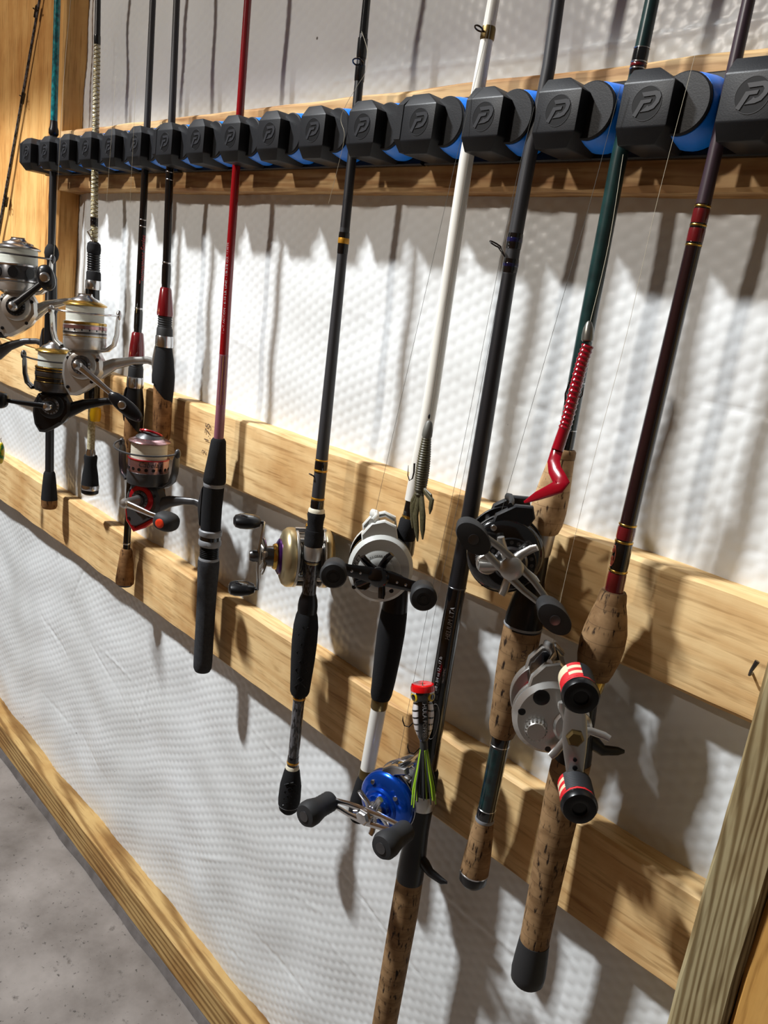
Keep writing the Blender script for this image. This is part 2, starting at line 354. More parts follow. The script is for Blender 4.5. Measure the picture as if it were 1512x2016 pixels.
# ------------------------------------------------------------------ structure
GY = -0.0242                                   # front plane of the horizontal boards
G1, G2, G3 = (1.1315, 1.2225), (0.7735, 0.8625), (0.5375, 0.6265)
def wallpaper():
    step = 0.0024; x0, x1, z0, z1 = -2.1, 0.12, 0.0, 1.62
    nx = int((x1-x0)/step)+1; nz = int((z1-z0)/step)+1
    xs = np.linspace(x0, x1, nx); zs = np.linspace(z0, z1, nz)
    X, Z = np.meshgrid(xs, zs)
    # hexagonal bubbles, rows along x
    p = 0.0130; rowh = p*0.866
    wx = Z + 0.0012*np.sin(X*37+Z*11); wz = X + 0.0010*np.sin(Z*29+X*7)      # bubble rows stand upright
    best = np.full(X.shape, 9.0)
    row = np.floor(wz/rowh)
    for dr in (-1, 0, 1, 2):
        r = row+dr; off = (np.mod(r, 2))*p/2
        cx = np.round((wx-off)/p)*p+off
        best = np.minimum(best, np.hypot(wx-cx, wz-r*rowh))
    bub = np.clip(1-(best/(0.50*p))**2, 0, 1)**0.85
    # patchy firmness of the bubbles
    def sn(sx, sz, ph): return np.sin(X*sx+ph)*np.sin(Z*sz+ph*1.7)
    firm = 0.75+0.25*(0.5*sn(17, 21, 0.3)+0.5*sn(41, 33, 2.1))
    h = 0.0009*firm*bub
    # loose sheet waves
    h += 0.0018*np.sin(X*9.3+1.2+0.6*np.sin(Z*5.1)) + 0.0012*np.sin(X*23+Z*13) + 0.0009*np.sin(X*51+1.5*np.sin(Z*19)) + 0.0007*np.sin(Z*61+2*np.sin(X*15))
    # short creases
    rng = np.random.RandomState(3)
    for i in range(90):
        cx, cz = rng.uniform(-1.4, 0), rng.uniform(0.05, 1.4); a = rng.uniform(-0.5, 0.5)+ (math.pi/2 if rng.rand() < .3 else 0)
        l = rng.uniform(0.02, 0.09); wd = rng.uniform(0.0015, 0.004)
        dx = X-cx; dz = Z-cz; u = dx*math.cos(a)+dz*math.sin(a); v = -dx*math.sin(a)+dz*math.cos(a)
        h += rng.choice((-1, 1))*rng.uniform(0.0004, 0.0011)*np.exp(-(u/l)**2-(v/wd)**2)
    # tape seam just above the upper board
    h += 0.0011*np.exp(-((Z-1.2475-0.002*np.sin(X*17))/0.0016)**2)*(X > -0.75)
    y = -h
    # tucked back beside the left-hand boarding
    y += 0.014*np.clip((-1.34-X)/0.06, 0, 1)*np.clip((Z-0.84)/0.05, 0, 1)
    vs = np.stack([X, y, Z], -1).reshape(-1, 3)
    idx = np.arange(nx*nz).reshape(nz, nx)
    q = np.stack([idx[:-1, :-1], idx[:-1, 1:], idx[1:, 1:], idx[1:, :-1]], -1).reshape(-1, 4)
    me = bpy.data.meshes.new('wall_back')
    me.vertices.add(len(vs)); me.vertices.foreach_set('co', vs.astype(np.float32).ravel())
    me.loops.add(q.size); me.loops.foreach_set('vertex_index', q.astype(np.int32).ravel())
    me.polygons.add(len(q)); me.polygons.foreach_set('loop_start', np.arange(0, q.size, 4, dtype=np.int32))
    me.update(calc_edges=True); me.polygons.foreach_set('use_smooth', np.ones(len(q), bool)); me.validate()
    m = bpy.data.materials.new('white_bubble_sheet'); m.use_nodes = True; nt = m.node_tree; n = nt.nodes; L = nt.links
    b = n['Principled BSDF']; b.inputs['Roughness'].default_value = 0.33; b.inputs['Specular IOR Level'].default_value = 0.38
    tc = n.new('ShaderNodeTexCoord'); vo = n.new('ShaderNodeTexVoronoi'); vo.inputs['Scale'].default_value = 16; L.new(tc.outputs['Object'], vo.inputs['Vector'])
    r = n.new('ShaderNodeValToRGB'); r.color_ramp.elements[0].position = 0.018; r.color_ramp.elements[0].color = lin((110, 106, 102))
    r.color_ramp.elements[1].position = 0.03; r.color_ramp.elements[1].color = lin((227, 230, 232)); L.new(vo.outputs['Distance'], r.inputs[0])
    t = n.new('ShaderNodeTexNoise'); t.inputs['Scale'].default_value = 6; t.inputs['Detail'].default_value = 5; L.new(tc.outputs['Object'], t.inputs['Vector'])
    r2 = n.new('ShaderNodeValToRGB'); r2.color_ramp.elements[0].position = 0.3; r2.color_ramp.elements[0].color = lin((234, 233, 230)); r2.color_ramp.elements[1].color = (1, 1, 1, 1)
    L.new(t.outputs['Fac'], r2.inputs[0])
    mm = n.new('ShaderNodeMixRGB'); mm.blend_type = 'MULTIPLY'; mm.inputs[0].default_value = 1; L.new(r.outputs[0], mm.inputs[1]); L.new(r2.outputs[0], mm.inputs[2])
    L.new(mm.outputs[0], b.inputs['Base Color'])
    me.materials.append(m)
    o = bpy.data.objects.new('wall_back', me); COL.objects.link(o)
    tag(o, 'white quilted bubble insulation sheet covering the wall', kind='structure')
wallpaper()

def plank(name, axis, a0, a1, ya, yb, lo, hi, m, parent=None, label=None, kind='structure', rough=0.0012, bev=0.003, seed=0, seg=0.02):
    """a sawn board with eased, slightly ragged edges. axis 'X': section in Y,Z ; axis 'Z': section in X,Y"""
    n = max(2, int(abs(a1-a0)/seg)); mb = MB(); rs = []
    rnd = random.Random(seed)
    for i in range(n+1):
        a = a0+(a1-a0)*i/n
        def j(k, s=rough): return s*mnoise.noise(V((a*9+seed*3.1, k*7.7, seed)))+0.5*s*mnoise.noise(V((a*37, k*5.3, seed+4)))
        p0, p1 = (ya, yb); q0, q1 = lo, hi
        b = [bev*(1+1.2*mnoise.noise(V((a*14, k*3.3, seed+9)))) for k in range(4)]
        ring = [(p0+j(1), q0+b[0]), (p0+b[0], q0+j(2)), (p1-b[1], q0+j(3)), (p1+j(4), q0+b[1]),
                (p1+j(4), q1-b[2]), (p1-b[2], q1+j(5)), (p0+b[3], q1+j(6)), (p0+j(1), q1-b[3])]
        if axis == 'X': rs.append([(a, y, z) for y, z in ring])
        else: rs.append([(q, y, a) for y, q in ring])
    mb.rings(rs)
    o = mb.build(name, m, parent, ang=30)
    if parent is None: tag(o, label, kind=kind)
    return o
W1 = wood('pine_upper', (214, 180, 130), (158, 112, 68), 'X', 30, 0.9, streak=0.45, seed=1.3, stain=(176, 140, 104))
W2 = wood('pine_middle', (226, 194, 142), (196, 156, 104), 'X', 34, 0.7, streak=0.4, seed=4.1)
W3 = wood('pine_lower', (224, 191, 138), (192, 150, 98), 'X', 30, 0.7, streak=0.4, seed=7.7)
WL = wood('pine_boarding', (214, 168, 104), (186, 132, 70), 'Z', 14, 0.55, seed=2.2, streak=0.35)
WP = wood('treated_sill', (184, 152, 98), (132, 100, 56), 'X', 40, 0.1, seed=5.5, streak=0.95)
WT = wood('treated_post', (164, 150, 114), (116, 98, 66), 'Z', 105, 0.0, seed=3.0, streak=1.0)
WO = wood('orange_post', (206, 158, 88), (188, 136, 66), 'Z', 12, 0.2, seed=6.0, streak=0.3)
trim1 = plank('trim_1', 'X', -1.404, -0.155, GY, 0.0138, G1[0], G1[1], W1, label='pine board behind the rod rack, uppermost of the three', seed=1)
trim2 = plank('trim_2', 'X', -1.95, -0.155, GY, 0.0138, G2[0], G2[1], W2, label='middle pine board with a stamped 1.75 on its face', seed=2)
trim3 = plank('trim_3', 'X', -1.95, -0.155, GY, 0.0138, G3[0], G3[1], W3, label='lowest pine board across the rod butts', seed=3)
# boarding on the left
tl = tag(empty('trim_4', (0, 0, 0)), 'orange pine boarding at the left end of the rack', kind='structure')
plank('board', 'Z', 0.8635, 1.95, GY-0.0005, 0.0138, -1.4445, -1.4045, WL, tl, seed=4)
plank('board', 'Z', 0.8635, 1.95, GY-0.0005, 0.0138, -1.7, -1.4460, WL, tl, seed=5)
plank('board', 'Z', 0.8635, 1.95, GY-0.0005, 0.0138, -1.95, -1.7015, WL, tl, seed=6)
# right hand post, two plies
tp = tag(empty('trim_5', (0, 0, 0)), 'greenish treated post at the right edge with a pine ply beside it', kind='structure')
plank('ply', 'Z', 0.0, 1.5, -0.060, 0.08, -0.1545, -0.1165, WT, tp, seed=7)
plank('ply', 'Z', 0.0, 1.5, -0.055, 0.08, -0.1155, -0.0385, WO, tp, seed=8)
bb = plank('baseboard_back', 'X', -1.95, 0.2, -0.036, 0.010, 0.012, 0.0645, WP, label='treated sill board along the foot of the wall', seed=9, bev=0.0014, rough=0.0006)
# floor
def floor():
    mb = MB(); N = 60; vs = []; fs = []
    x0, x1, y0, y1 = -2.4, 1.0, -3.2, 0.06
    for i in range(N+1):
        for j in range(N+1):
            vs.append((x0+(x1-x0)*i/N, y0+(y1-y0)*(j/N), 0.0015*mnoise.noise(V((i*.4, j*.4, 0)))-0.0015))
    for i in range(N):
        for j in range(N): fs.append((i*(N+1)+j, (i+1)*(N+1)+j, (i+1)*(N+1)+j+1, i*(N+1)+j+1))
    mb.add(vs, fs)
    m = bpy.data.materials.new('dusty_concrete'); m.use_nodes = True; nt = m.node_tree; n = nt.nodes; L = nt.links
    b = n['Principled BSDF']; b.inputs['Roughness'].default_value = 0.8
    tc = n.new('ShaderNodeTexCoord')
    def ramp(scale, det, p0, c0, p1, c1, rough=0.6):
        t = n.new('ShaderNodeTexNoise'); t.inputs['Scale'].default_value = scale; t.inputs['Detail'].default_value = det; t.inputs['Roughness'].default_value = rough
        L.new(tc.outputs['Object'], t.inputs['Vector'])
        r = n.new('ShaderNodeValToRGB'); r.color_ramp.elements[0].position = p0; r.color_ramp.elements[0].color = c0
        r.color_ramp.elements[1].position = p1; r.color_ramp.elements[1].color = c1; L.new(t.outputs['Fac'], r.inputs[0]); return r
    a = ramp(6, 8, 0.3, lin((92, 84, 78)), 0.7, lin((146, 138, 132)))
    s = ramp(150, 4, 0.30, (0.12, 0.10, 0.09, 1), 0.36, (1, 1, 1, 1))
    s2 = ramp(38, 6, 0.30, (0.25, 0.22, 0.2, 1), 0.37, (1, 1, 1, 1))
    m1 = n.new('ShaderNodeMixRGB'); m1.blend_type = 'MULTIPLY'; m1.inputs[0].default_value = 0.8; L.new(a.outputs[0], m1.inputs[1]); L.new(s.outputs[0], m1.inputs[2])
    m2 = n.new('ShaderNodeMixRGB'); m2.blend_type = 'MULTIPLY'; m2.inputs[0].default_value = 0.6; L.new(m1.outputs[0], m2.inputs[1]); L.new(s2.outputs[0], m2.inputs[2])
    L.new(m2.outputs[0], b.inputs['Base Color'])
    bp = n.new('ShaderNodeBump'); bp.inputs['Strength'].default_value = 0.4; bp.inputs['Distance'].default_value = 0.002; L.new(s2.outputs[0], bp.inputs['Height']); L.new(bp.outputs[0], b.inputs['Normal'])
    tag(mb.build('floor', m), 'dusty grey concrete floor with dirt specks', kind='structure')
    # ragged strip of seal squeezed out under the sill
    mb = MB(); rs = []
    for i in range(101):
        x = -1.95+2.15*i/100; d = 0.006+0.004*mnoise.noise(V((x*11, 3, 1)))
        rs.append([(x, -0.036-d, 0.0), (x, 0.01, 0.0), (x, 0.01, 0.0125), (x, -0.034-d*0.5, 0.011)])
    mb.rings(rs)
    mb.build('sill_seal', mat('grey_sill_seal', (104, 98, 96), 0.9, noise=(40, 0.3), c2=(70, 64, 60)), bb)
floor()
# mill stamp on the middle board
for s, px, py, sz in (('1.75', 408, 852, 0.0155), ('2', 401, 889, 0.012), ('2x4', 425, 866, 0.009)):
    if s == '2x4': continue
    vs, fs = text_pts(s, sz); P = at(px, py, GY-0.0016)
    mb = MB(); mb.add([(P.x-y, P.y, P.z+x) for x, y, z in vs], fs)
    mb.build('mill_stamp', M_INK, trim2, smooth=False)
# bent nail at the right end of the middle board
P = at(1482, 1325, GY)
mb = MB(); mb.tube([P+V((0, .002, 0)), P+V((0, -.006, 0)), P+V((.001, -.008, .004)), P+V((.003, -.007, .012))], [.0010, .0010, .0012, .0018], 8)
mb.build('bent_nail', M_DSTEEL, trim2)
# unseen ledge, added to keep the work light off the top of the wall
sh = tag(empty('shade_ledge', (0, 0, 1.815)), 'unseen ledge added above the rods to shade the upper wall', kind='structure')
mb = MB(); mb.box((-0.85, -0.325, 0.0), (2.9, 0.25, 0.02)); mb.build('shade_ledge_board', wood('shade_ledge_pine', (214, 176, 122), (180, 138, 88), 'X', 28, 0.5, seed=9.1), sh, smooth=False)
for bx in (-2.25, 0.55):
    mb = MB(); mb.box((bx, -0.22, -0.02), (0.03, 0.46, 0.02)); mb.box((bx, 0.0, -0.12), (0.03, 0.02, 0.22)); mb.tube([(bx, -0.005, -0.21), (bx, -0.36, -0.03)], 0.008, 8)
    mb.build('shade_ledge_bracket', M_DSTEEL, sh, smooth=False)
# unseen partition added behind the camera, keeping the ceiling light off the lower wall
pw = tag(empty('shade_partition', (0, -1.33, 0)), 'unseen partition added behind the camera to shade the lower wall', kind='structure')
WPN = wood('shade_partition_ply', (188, 150, 102), (160, 120, 74), 'Z', 18, 0.3, seed=8.4, streak=0.3)
for k in range(4):
    mb = MB(); mb.box((-3.42+0.61+k*1.222, 0, 0.80), (1.22, 0.018, 1.60)); mb.build('shade_partition_panel', WPN, pw, smooth=False)
mb = MB(); mb.box((-0.977, 0, 1.615), (4.886, 0.06, 0.03)); mb.build('shade_partition_cap', WPN, pw, smooth=False)

# ------------------------------------------------------------------ rod racks
def rack_meshes():
    d = {}
    # clip block: back ring (six sided) -> shoulder -> front face
    hexa = [(-20, -24.5), (8.5, -24.5), (18, -14), (18, 14), (1, 24.5), (-19, 24.5)]
    mb = MB()
    r0 = [(x*.001, -0.004, z*.001) for x, z in hexa]; r1 = [(x*.001, -0.042, z*.001) for x, z in hexa]
    fr4 = [(-20, -14.5), (18, -14.5), (18, 14), (-20, 14)]
    vs = r0+r1+[(x*.001, -0.049, z*.001) for x, z in fr4]
    fs = [(0, 1, 2, 3, 4, 5)]+[(i, (i+1) % 6, 6+(i+1) % 6, 6+i) for i in range(6)]
    fs += [(6, 7, 13, 12), (7, 8, 13), (8, 9, 14, 13), (9, 10, 14), (10, 11, 15, 14), (11, 6, 12, 15), (12, 13, 14, 15)]
    mb.add(vs, fs); me = mb.mesh('clip_block', M_BLACK, smooth=False)
    bm = bmesh.new(); bm.from_mesh(me); bmesh.ops.bevel(bm, geom=list(bm.edges), offset=0.0009, segments=2, affect='EDGES', profile=0.6); bm.to_mesh(me); bm.free()
    me.polygons.foreach_set('use_smooth', [True]*len(me.polygons)); me.set_sharp_from_angle(angle=math.radians(32)); d['block'] = me
    # roller: black cap, blue tyre
    T = fr((0, 0, 0), (1, 0, 0), (0, 0, 1), (0, -1, 0))
    mb = MB(); mb.lathe([(.0195, .0335), (.0202, .0345), (.0202, .0362), (.0192, .0372), (.004, .0374)], 40, T); d['cap'] = mb.mesh('roller_cap', M_BLACK)
    mb = MB(); mb.lathe([(.0150, .006), (.0238, .008), (.0246, .012), (.0222, .026), (.0203, .0335), (.012, .0336)], 40, T); d['tyre'] = mb.mesh('roller_tyre', M_BLUE)
    # emblem
    mb = MB(); mb.lathe([(.0001, .04895), (.0108, .04895), (.0108, .0492)], 36, T, cap=(True, True)); d['disc'] = mb.mesh('emblem_disc', M_LOGO)
    hook = [(-.42, .65), (.55, .70), (.82, .62), (.95, .38), (.86, .02), (.6, -.32), (.25, -.45), (-.35, -.5), (.02, -.24), (.12, -.12), (.22, -.2), (.42, -.12), (.6, .1), (.64, .3), (.52, .44), (-.26, .40)]
    stem = [(-.40, .20), (.34, .25), (.28, .04), (-.16, .0), (-.56, -.78), (-.82, -.66), (-.62, -.3)]
    mb = MB(); T2 = fr((0, 0, 0), (.0108, 0, 0), (0, 0, .0108), (0, -1, 0))
    mb.prism(hook, .0492, .0497, T2); mb.prism(stem, .0492, .0497, T2); mb.torus(.0109, .00028, fr((0, -.0491, 0), (1, 0, 0), (0, 0, 1), (0, -1, 0)), 40, 6)
    d['mark'] = mb.mesh('emblem_mark', M_LOGO2, smooth=False)
    mb = MB(); mb.box((0, -0.022, 0), (.0075, .036, .046)); mb.prism([(-.023, .0), (.023, .0), (.014, .009), (-.014, .009)], -.00375, .00375, fr((0, -.040, 0), (0, 0, 1), (0, -1, 0), (1, 0, 0)))
    d['endcap'] = mb.mesh('rack_end', M_BLACK, smooth=False)
    return d
RM = rack_meshes(); ZC = 1.1782
PX17 = [(52, 310), (86, 300), (127, 297), (168, 295), (213, 285), (265, 278), (323, 271), (385, 268), (456, 263), (532, 260), (614, 250), (712, 240), (824, 232), (951, 225), (1102, 214), (1271, 205), (1477, 192)]
def line_fit(i0, n):
    xs = [at(PX17[i][0], PX17[i][1], -0.073).x for i in range(i0, min(i0+n, 17))]
    k = np.polyfit(range(len(xs)), xs, 1); return float(k[1]), float(k[0])
def inst(name, me, parent, loc):
    o = bpy.data.objects.new(name, me); COL.objects.link(o); o.parent = parent; o.location = loc; return o
for ri, lab in enumerate(('black plastic rod rack strip farthest left, one end on the pine boarding', 'black plastic rod rack strip in the middle of the row', 'black plastic rod rack strip nearest the camera with large blue rollers')):
    x0, p = line_fit(ri*6, 6)
    R_ = empty('rod_rack', (x0, GY, ZC), lab, 'rod rack', 'rod rack strips along the upper board')
    mb = MB(); L0, L1 = -0.028, p*5+0.042
    mb.prism([(L0, -.0252), (L1, -.0252), (L1, .0300), (L0, .0300)], 0.0002, 0.0075, xz(), bev=.0012); mb.build('base_strip', M_BLACK2, R_, smooth=False)
    inst('rack_end', RM['endcap'], R_, (-0.0245, 0, 0.001))
    for k in range(6):
        b = inst('clip_block', RM['block'], R_, (p*k, 0, 0)); dk = inst('emblem', RM['disc'], b, (0.0005, 0, 0)); inst('emblem_mark', RM['mark'], b, (0.0005, 0, 0))
        c = inst('roller_cap', RM['cap'], R_, (p*k+0.0195, 0, 0.0022)); inst('roller_tyre', RM['tyre'], R_, (p*k+0.0195, 0, 0.0022))

# ------------------------------------------------------------------ rods
class Rod:
    """spine: photo points (px,py) on the plane the rods hang in"""
    def __init__(s, label, spine, butt, Y=-0.05, tip=2.25, tip_r=0.0016):
        s.sp = spine; s.Y = Y; s.tip = tip; s.tip_r = tip_r
        s.o = s.P(butt)
        s.e = empty('fishing_rod', s.o, label, 'fishing rod', 'fishing rods hanging in the rack')
        d = (CAM-s.o); d.z = 0; s.cx = d.normalized(); s.cy = V((0, 0, 1)).cross(s.cx)
    def px(s, py):
        p = s.sp
        i = 0
        while i < len(p)-2 and py > p[i+1][1]: i += 1
        (x0, y0), (x1, y1) = p[i], p[i+1]
        return x0+(x1-x0)*(py-y0)/(y1-y0)
    def P(s, py): return at(s.px(py), py, s.Y)
    def r(s, py, hw): return hw*depth(s.P(py))/FL*0.985
    def axis(s, py): return (s.P(py-4)-s.P(py+4)).normalized()
    def rings(s, prof, n=24, ext=None):
        pts = []; rad = []
        for i, (py, hw) in enumerate(prof):
            if i and abs(py-prof[i-1][0]) > 60:
                q = prof[i-1]; m = int(abs(py-q[0])/40)
                for k in range(1, m): t = k/m; y = q[0]+(py-q[0])*t; pts.append(s.P(y)); rad.append(s.r(y, q[1]+(hw-q[1])*t))
            pts.append(s.P(py)); rad.append(s.r(py, hw))
        if ext:
            t = (s.axis(prof[0][0])*0.15+V((0, 0, 1))).normalized(); a = pts[0]; up = []; ur = []
            for k in (8, 6, 4, 2, 1):
                z = ext*k/8; up.append(a+t*z); ur.append(rad[0]+(s.tip_r-rad[0])*k/8)
            pts = up+pts; rad = ur+rad
        rs = []
        for p, r in zip(pts, rad):
            q = p-s.o
            rs.append([tuple(q+s.cx*(r*math.cos(2*math.pi*j/n))+s.cy*(r*math.sin(2*math.pi*j/n))) for j in range(n)])
        return rs
    def part(s, name, m, prof, parent=None, n=24, ext=None, slant=None):
        rs = s.rings(prof, n, ext)
        if slant:      # oblique lower end: (px lower on the image-right side, rings affected)
            k = s.r(prof[-1][0], slant[0])
            for i in range(1, slant[1]+1):
                rs[-i] = [tuple(V(p)-V((0, 0, k*math.sin(2*math.pi*j/n)))) for j, p in enumerate(rs[-i])]
        mb = MB(); mb.rings(rs); return mb.build(name, m, parent or s.e)
    def threads(s, name, m, y0, y1, hw, k=6):
        prof = []
        for i in range(k):
            a = y0+(y1-y0)*i/k; h = (y1-y0)/k
            prof += [(a, hw*0.9), (a+h*.3, hw), (a+h*.6, hw), (a+h*.95, hw*0.9)]
        return s.part(name, m, prof)
    def bands(s, m, items, name='thread_wrap'):
        for y0, y1, hw in items: s.part(name, m, [(y0, hw*0.97), (y0+(y1-y0)*.2, hw), (y1-(y1-y0)*.2, hw), (y1, hw*0.97)])
    def blank(s, m, prof): return s.part('blank', m, prof, ext=1.05 if prof[0][0] <= 0 else None)
    def guide(s, py, ang, ring_mm, reach_mm, feet=14, two=True):
        """line guide: ring on wire legs; ang measured around the rod from the side facing the camera (positive = image right)"""
        q = s.P(py)-s.o; up = s.axis(py); d = s.cx*math.cos(ang)+s.cy*math.sin(ang); rr = s.r(py, 1)
        side = up.cross(d)
        mb = MB(); c = q+d*reach_mm*.001
        mb.torus(ring_mm*.001, .0007, fr(c, side, (d*0.9+up*0.35).normalized(), (up*0.9-d*0.35).normalized()), 22, 6)
        foot = s.P(py+feet)-s.o
        for k in (-1, 1): mb.tube([foot+d*.004, c-up*.0005+side*(k*ring_mm*.0008)-d*ring_mm*.0005], .0005, 6)
        if two: mb.tube([s.P(py-feet)-s.o+d*.004, c-d*ring_mm*.001], .0005, 6)
        return mb.build('line_guide', M_HOOK, s.e)
    def trigger(s, py, u, m=None, length=0.03, drop=0.012, r=0.006):
        q = s.P(py)-s.o; up = s.axis(py)
        mb = MB(); mb.tube([q-u*.006+up*.006, q-u*.014+up*.002, q-u*.022-up*.003, q-u*length-up*(drop*0.35), q-u*(length+.005)-up*(drop*0.2)], [r, r*1.0, r*.8, r*.6, r*.25], 12, sq=(1.0, 0.75))
        return mb.build('trigger', m or M_BLACK2, s.e)
    def text(s, txt, py, size, m, ang=0.0, up=True, shear=0.0, name='lettering', lift=0.00012, stretch=1.0):
        vs, fs = text_pts(txt, size, 0.0, shear); q = s.P(py); A = s.axis(py); mb = MB(); out = []
        for x, y, z in vs:
            sgn = 1 if up else -1
            base = q + A*(sgn*x*stretch)
            out.append(base)
        # local radius taken from the given profile value in metres
        rad = s.txt_r
        res = []
        for (x, y, z), base in zip(vs, out):
            g = ang + (-y if up else y)/rad
            res.append(base-s.o+s.cx*((rad+lift)*math.cos(g))+s.cy*((rad+lift)*math.sin(g)))
        mb.add(res, fs); return mb.build(name, m, s.e, smooth=False)

def udir(deg): a = math.radians(deg); return V((math.cos(a), math.sin(a), 0))
rods = {}
# --- teal rod, farthest left in the rack
r = rods[1] = Rod('teal speckled rod with black ball collar, leftmost in the rack', [(113, 0), (106, 250), (102, 480), (99, 700), (97, 985)], 1000, Y=-0.0495)
r.blank(M_TEAL, [(-2, 6.3), (240, 6.6)])
r.part('winding_check', M_BLACK2, [(238, 6.6), (250, 7.5), (256, 9.5), (264, 9.5), (268, 7)])
r.part('lower_blank', M_BLANKK, [(264, 6.6), (490, 7.4)])
r.part('ball_collar', M_FOAM, [(480, 7), (484, 9), (490, 12.5), (499, 14), (508, 12.5), (514, 9), (518, 8)])
r.part('reel_seat', M_BLACK2, [(515, 9), (540, 9), (548, 11), (592, 11.5), (596, 13.5), (612, 13.5), (616, 11.5), (660, 12), (700, 13), (740, 13.5), (772, 12), (800, 9)])
r.part('rear_blank', M_BLANKK, [(798, 8), (932, 8.2)])
r.part('butt_grip', M_FOAM, [(928, 9), (932, 11), (950, 13), (983, 15.5)])
r.part('butt_cap', M_CORKR, [(983, 15.3), (995, 15.2), (1000, 13)])
# --- braided gold rod
r = rods[2] = Rod('gold braided rod with ribbed black grip and silver ringed butt', [(193, 0), (187, 330), (184, 560), (181, 800), (177, 965)], 972, Y=-0.047)
r.blank(M_BLANKK, [(-2, 5.4), (78, 5.8)])
r.bands(M_GLOSS, [(70, 88, 6.6)])
b = r.part('braided_blank', M_BRAID, [(86, 6.0), (430, 7.0), (482, 7)])
for k in range(2):      # raised helical weave
    for sg in (-1, 1):
        mb = MB(); pts = []
        for i in range(0, 240):
            py = 90+(478-90)*i/239; q = r.P(py)-r.o; a = sg*(i*0.62)+k*math.pi; rr = r.r(py, 6.1+0.9*(py-86)/344)
            pts.append(q+r.cx*(rr*math.cos(a))+r.cy*(rr*math.sin(a)))
        mb.tube(pts, 0.00055, 5); mb.build('weave', M_SATIN if sg > 0 else M_BRASS, b)
r.bands(M_GLOSS, [(428, 446, 7.6)])
q0 = r.P(452)-r.o; mb = MB(); mb.tube([q0+r.cx*.005-r.cy*.004, q0+r.cx*.007-r.cy*.009-V((0, 0, .004)), r.P(474)-r.o+r.cx*.006-r.cy*.002, r.P(480)-r.o+r.cx*.006], .0011, 7); mb.build('hook_keeper', M_STEEL, r.e)
r.part('fore_grip', M_FOAM, [(476, 8), (480, 12.5), (490, 13.6), (498, 13), (500, 11.5)])
r.threads('threaded_barrel', M_BLACK2, 500, 534, 12.6, 7)
r.part('locking_nut', M_FOAM, [(534, 12.5), (538, 14), (552, 14.2)])
r.part('hood', M_STEEL, [(552, 14.5), (554, 15.4), (568, 15.6), (570, 14.8)])
r.part('reel_seat', M_GLOSS, [(570, 12.5), (640, 13), (740, 13.2), (760, 15), (786, 15.2), (792, 12)])
r.part('rear_blank', M_BRAID, [(790, 7), (890, 7.4)])
r.part('butt_collar', M_STEEL, [(884, 7.4), (890, 9), (897, 9.5)])
r.part('butt_grip', M_FOAM, [(896, 12), (900, 13), (915, 12), (935, 15), (956, 17)])
r.part('butt_ring', M_STEEL, [(954, 17.3), (956, 17.8), (962, 17.6), (963, 17)])
r.part('butt_cap', M_BLACK2, [(963, 17), (970, 16.4), (973, 12)])
# --- two rods with red lacquer fore grips
r = rods[3] = Rod('black rod with red lacquered fore grip and red script, left of its twin', [(301, 0), (286, 330), (272, 640), (262, 840), (246, 1140)], 1152, Y=-0.043)
r.blank(M_BLANKG, [(-2, 6.2), (330, 6.8)])
r.part('lower_blank', M_GLOSS, [(326, 6.9), (610, 7.6), (664, 7.8)])
r.bands(M_STEEL, [(432, 434, 7.6), (445, 447, 7.6), (606, 609, 8.1)], 'trim_ring')
r.bands(M_GLOSS, [(612, 648, 8.4)])
r.part('fore_grip', M_REDS, [(654, 9.5), (657, 11.5), (680, 14.2), (704, 15.8), (708, 15)])
r.threads('threaded_barrel', M_RUBBER, 708, 724, 13.6, 3)
r.part('locking_nut', M_RUBBER, [(722, 13.6), (726, 14.6), (742, 14.8)])
r.part('hood', M_STEEL, [(742, 15.6), (744, 16.4), (760, 16.8), (763, 16)])
r.part('reel_seat', M_BLACK2, [(762, 14.5), (790, 18.5), (815, 20), (828, 19.4), (838, 18)], slant=(19, 2))
r.part('rear_grip', M_CORKR, [(806, 17.4), (880, 17), (930, 15.5), (936, 12)])
r.part('rear_blank', M_GLOSS, [(934, 7), (1082, 7)])
r.bands(M_STEEL, [(1068, 1071, 7.6)], 'trim_ring')
r.part('butt_grip', M_CORKR, [(1080, 9), (1084, 11.5), (1112, 15), (1140, 18), (1148, 17.6)])
r.part('butt_cap', M_BLACK2, [(1147, 17.6), (1152, 14)])
r.txt_r = r.r(500, 7.6); r.text('Tournament Series', 512, 0.0085, M_TXTR, ang=0.45, up=True, shear=0.2)
r = rods[4] = Rod('black rod with red lacquered fore grip above a round cork handle', [(348, 0), (334, 340), (326, 590), (319, 830), (313, 990)], 1002, Y=-0.0485)
r.blank(M_BLANKG, [(-2, 6.6), (336, 7.4)])
r.part('lower_blank', M_GLOSS, [(332, 7.6), (520, 8.2), (575, 8.6)])
r.bands(M_STEEL, [(338, 340, 8), (353, 355, 8), (516, 519, 8.8)], 'trim_ring')
r.bands(M_GLOSS, [(522, 560, 9.2)])
r.part('fore_grip', M_REDS, [(566, 9.5), (570, 11.5), (595, 14.5), (617, 16.4), (622, 15.6)])
r.threads('threaded_barrel', M_RUBBER, 622, 645, 14, 5)
r.part('locking_nut', M_RUBBER, [(644, 14), (648, 15.6), (662, 16)])
r.part('hood', M_STEEL, [(661, 16.6), (663, 17.4), (680, 17.8), (683, 17)])
r.part('reel_seat', M_FOAM, [(682, 15.5), (710, 19.5), (740, 22.5), (756, 22), (772, 20), (780, 19)], slant=(20, 2))
r.part('rear_grip', M_CORKR, [(745, 18.4), (800, 18.8), (845, 18), (862, 16.5), (868, 13)])
r.part('rear_blank', M_GLOSS, [(866, 9), (962, 8.5)])
r.part('butt_grip', M_CORKR, [(958, 9), (964, 11), (990, 13.5), (1000, 12)])
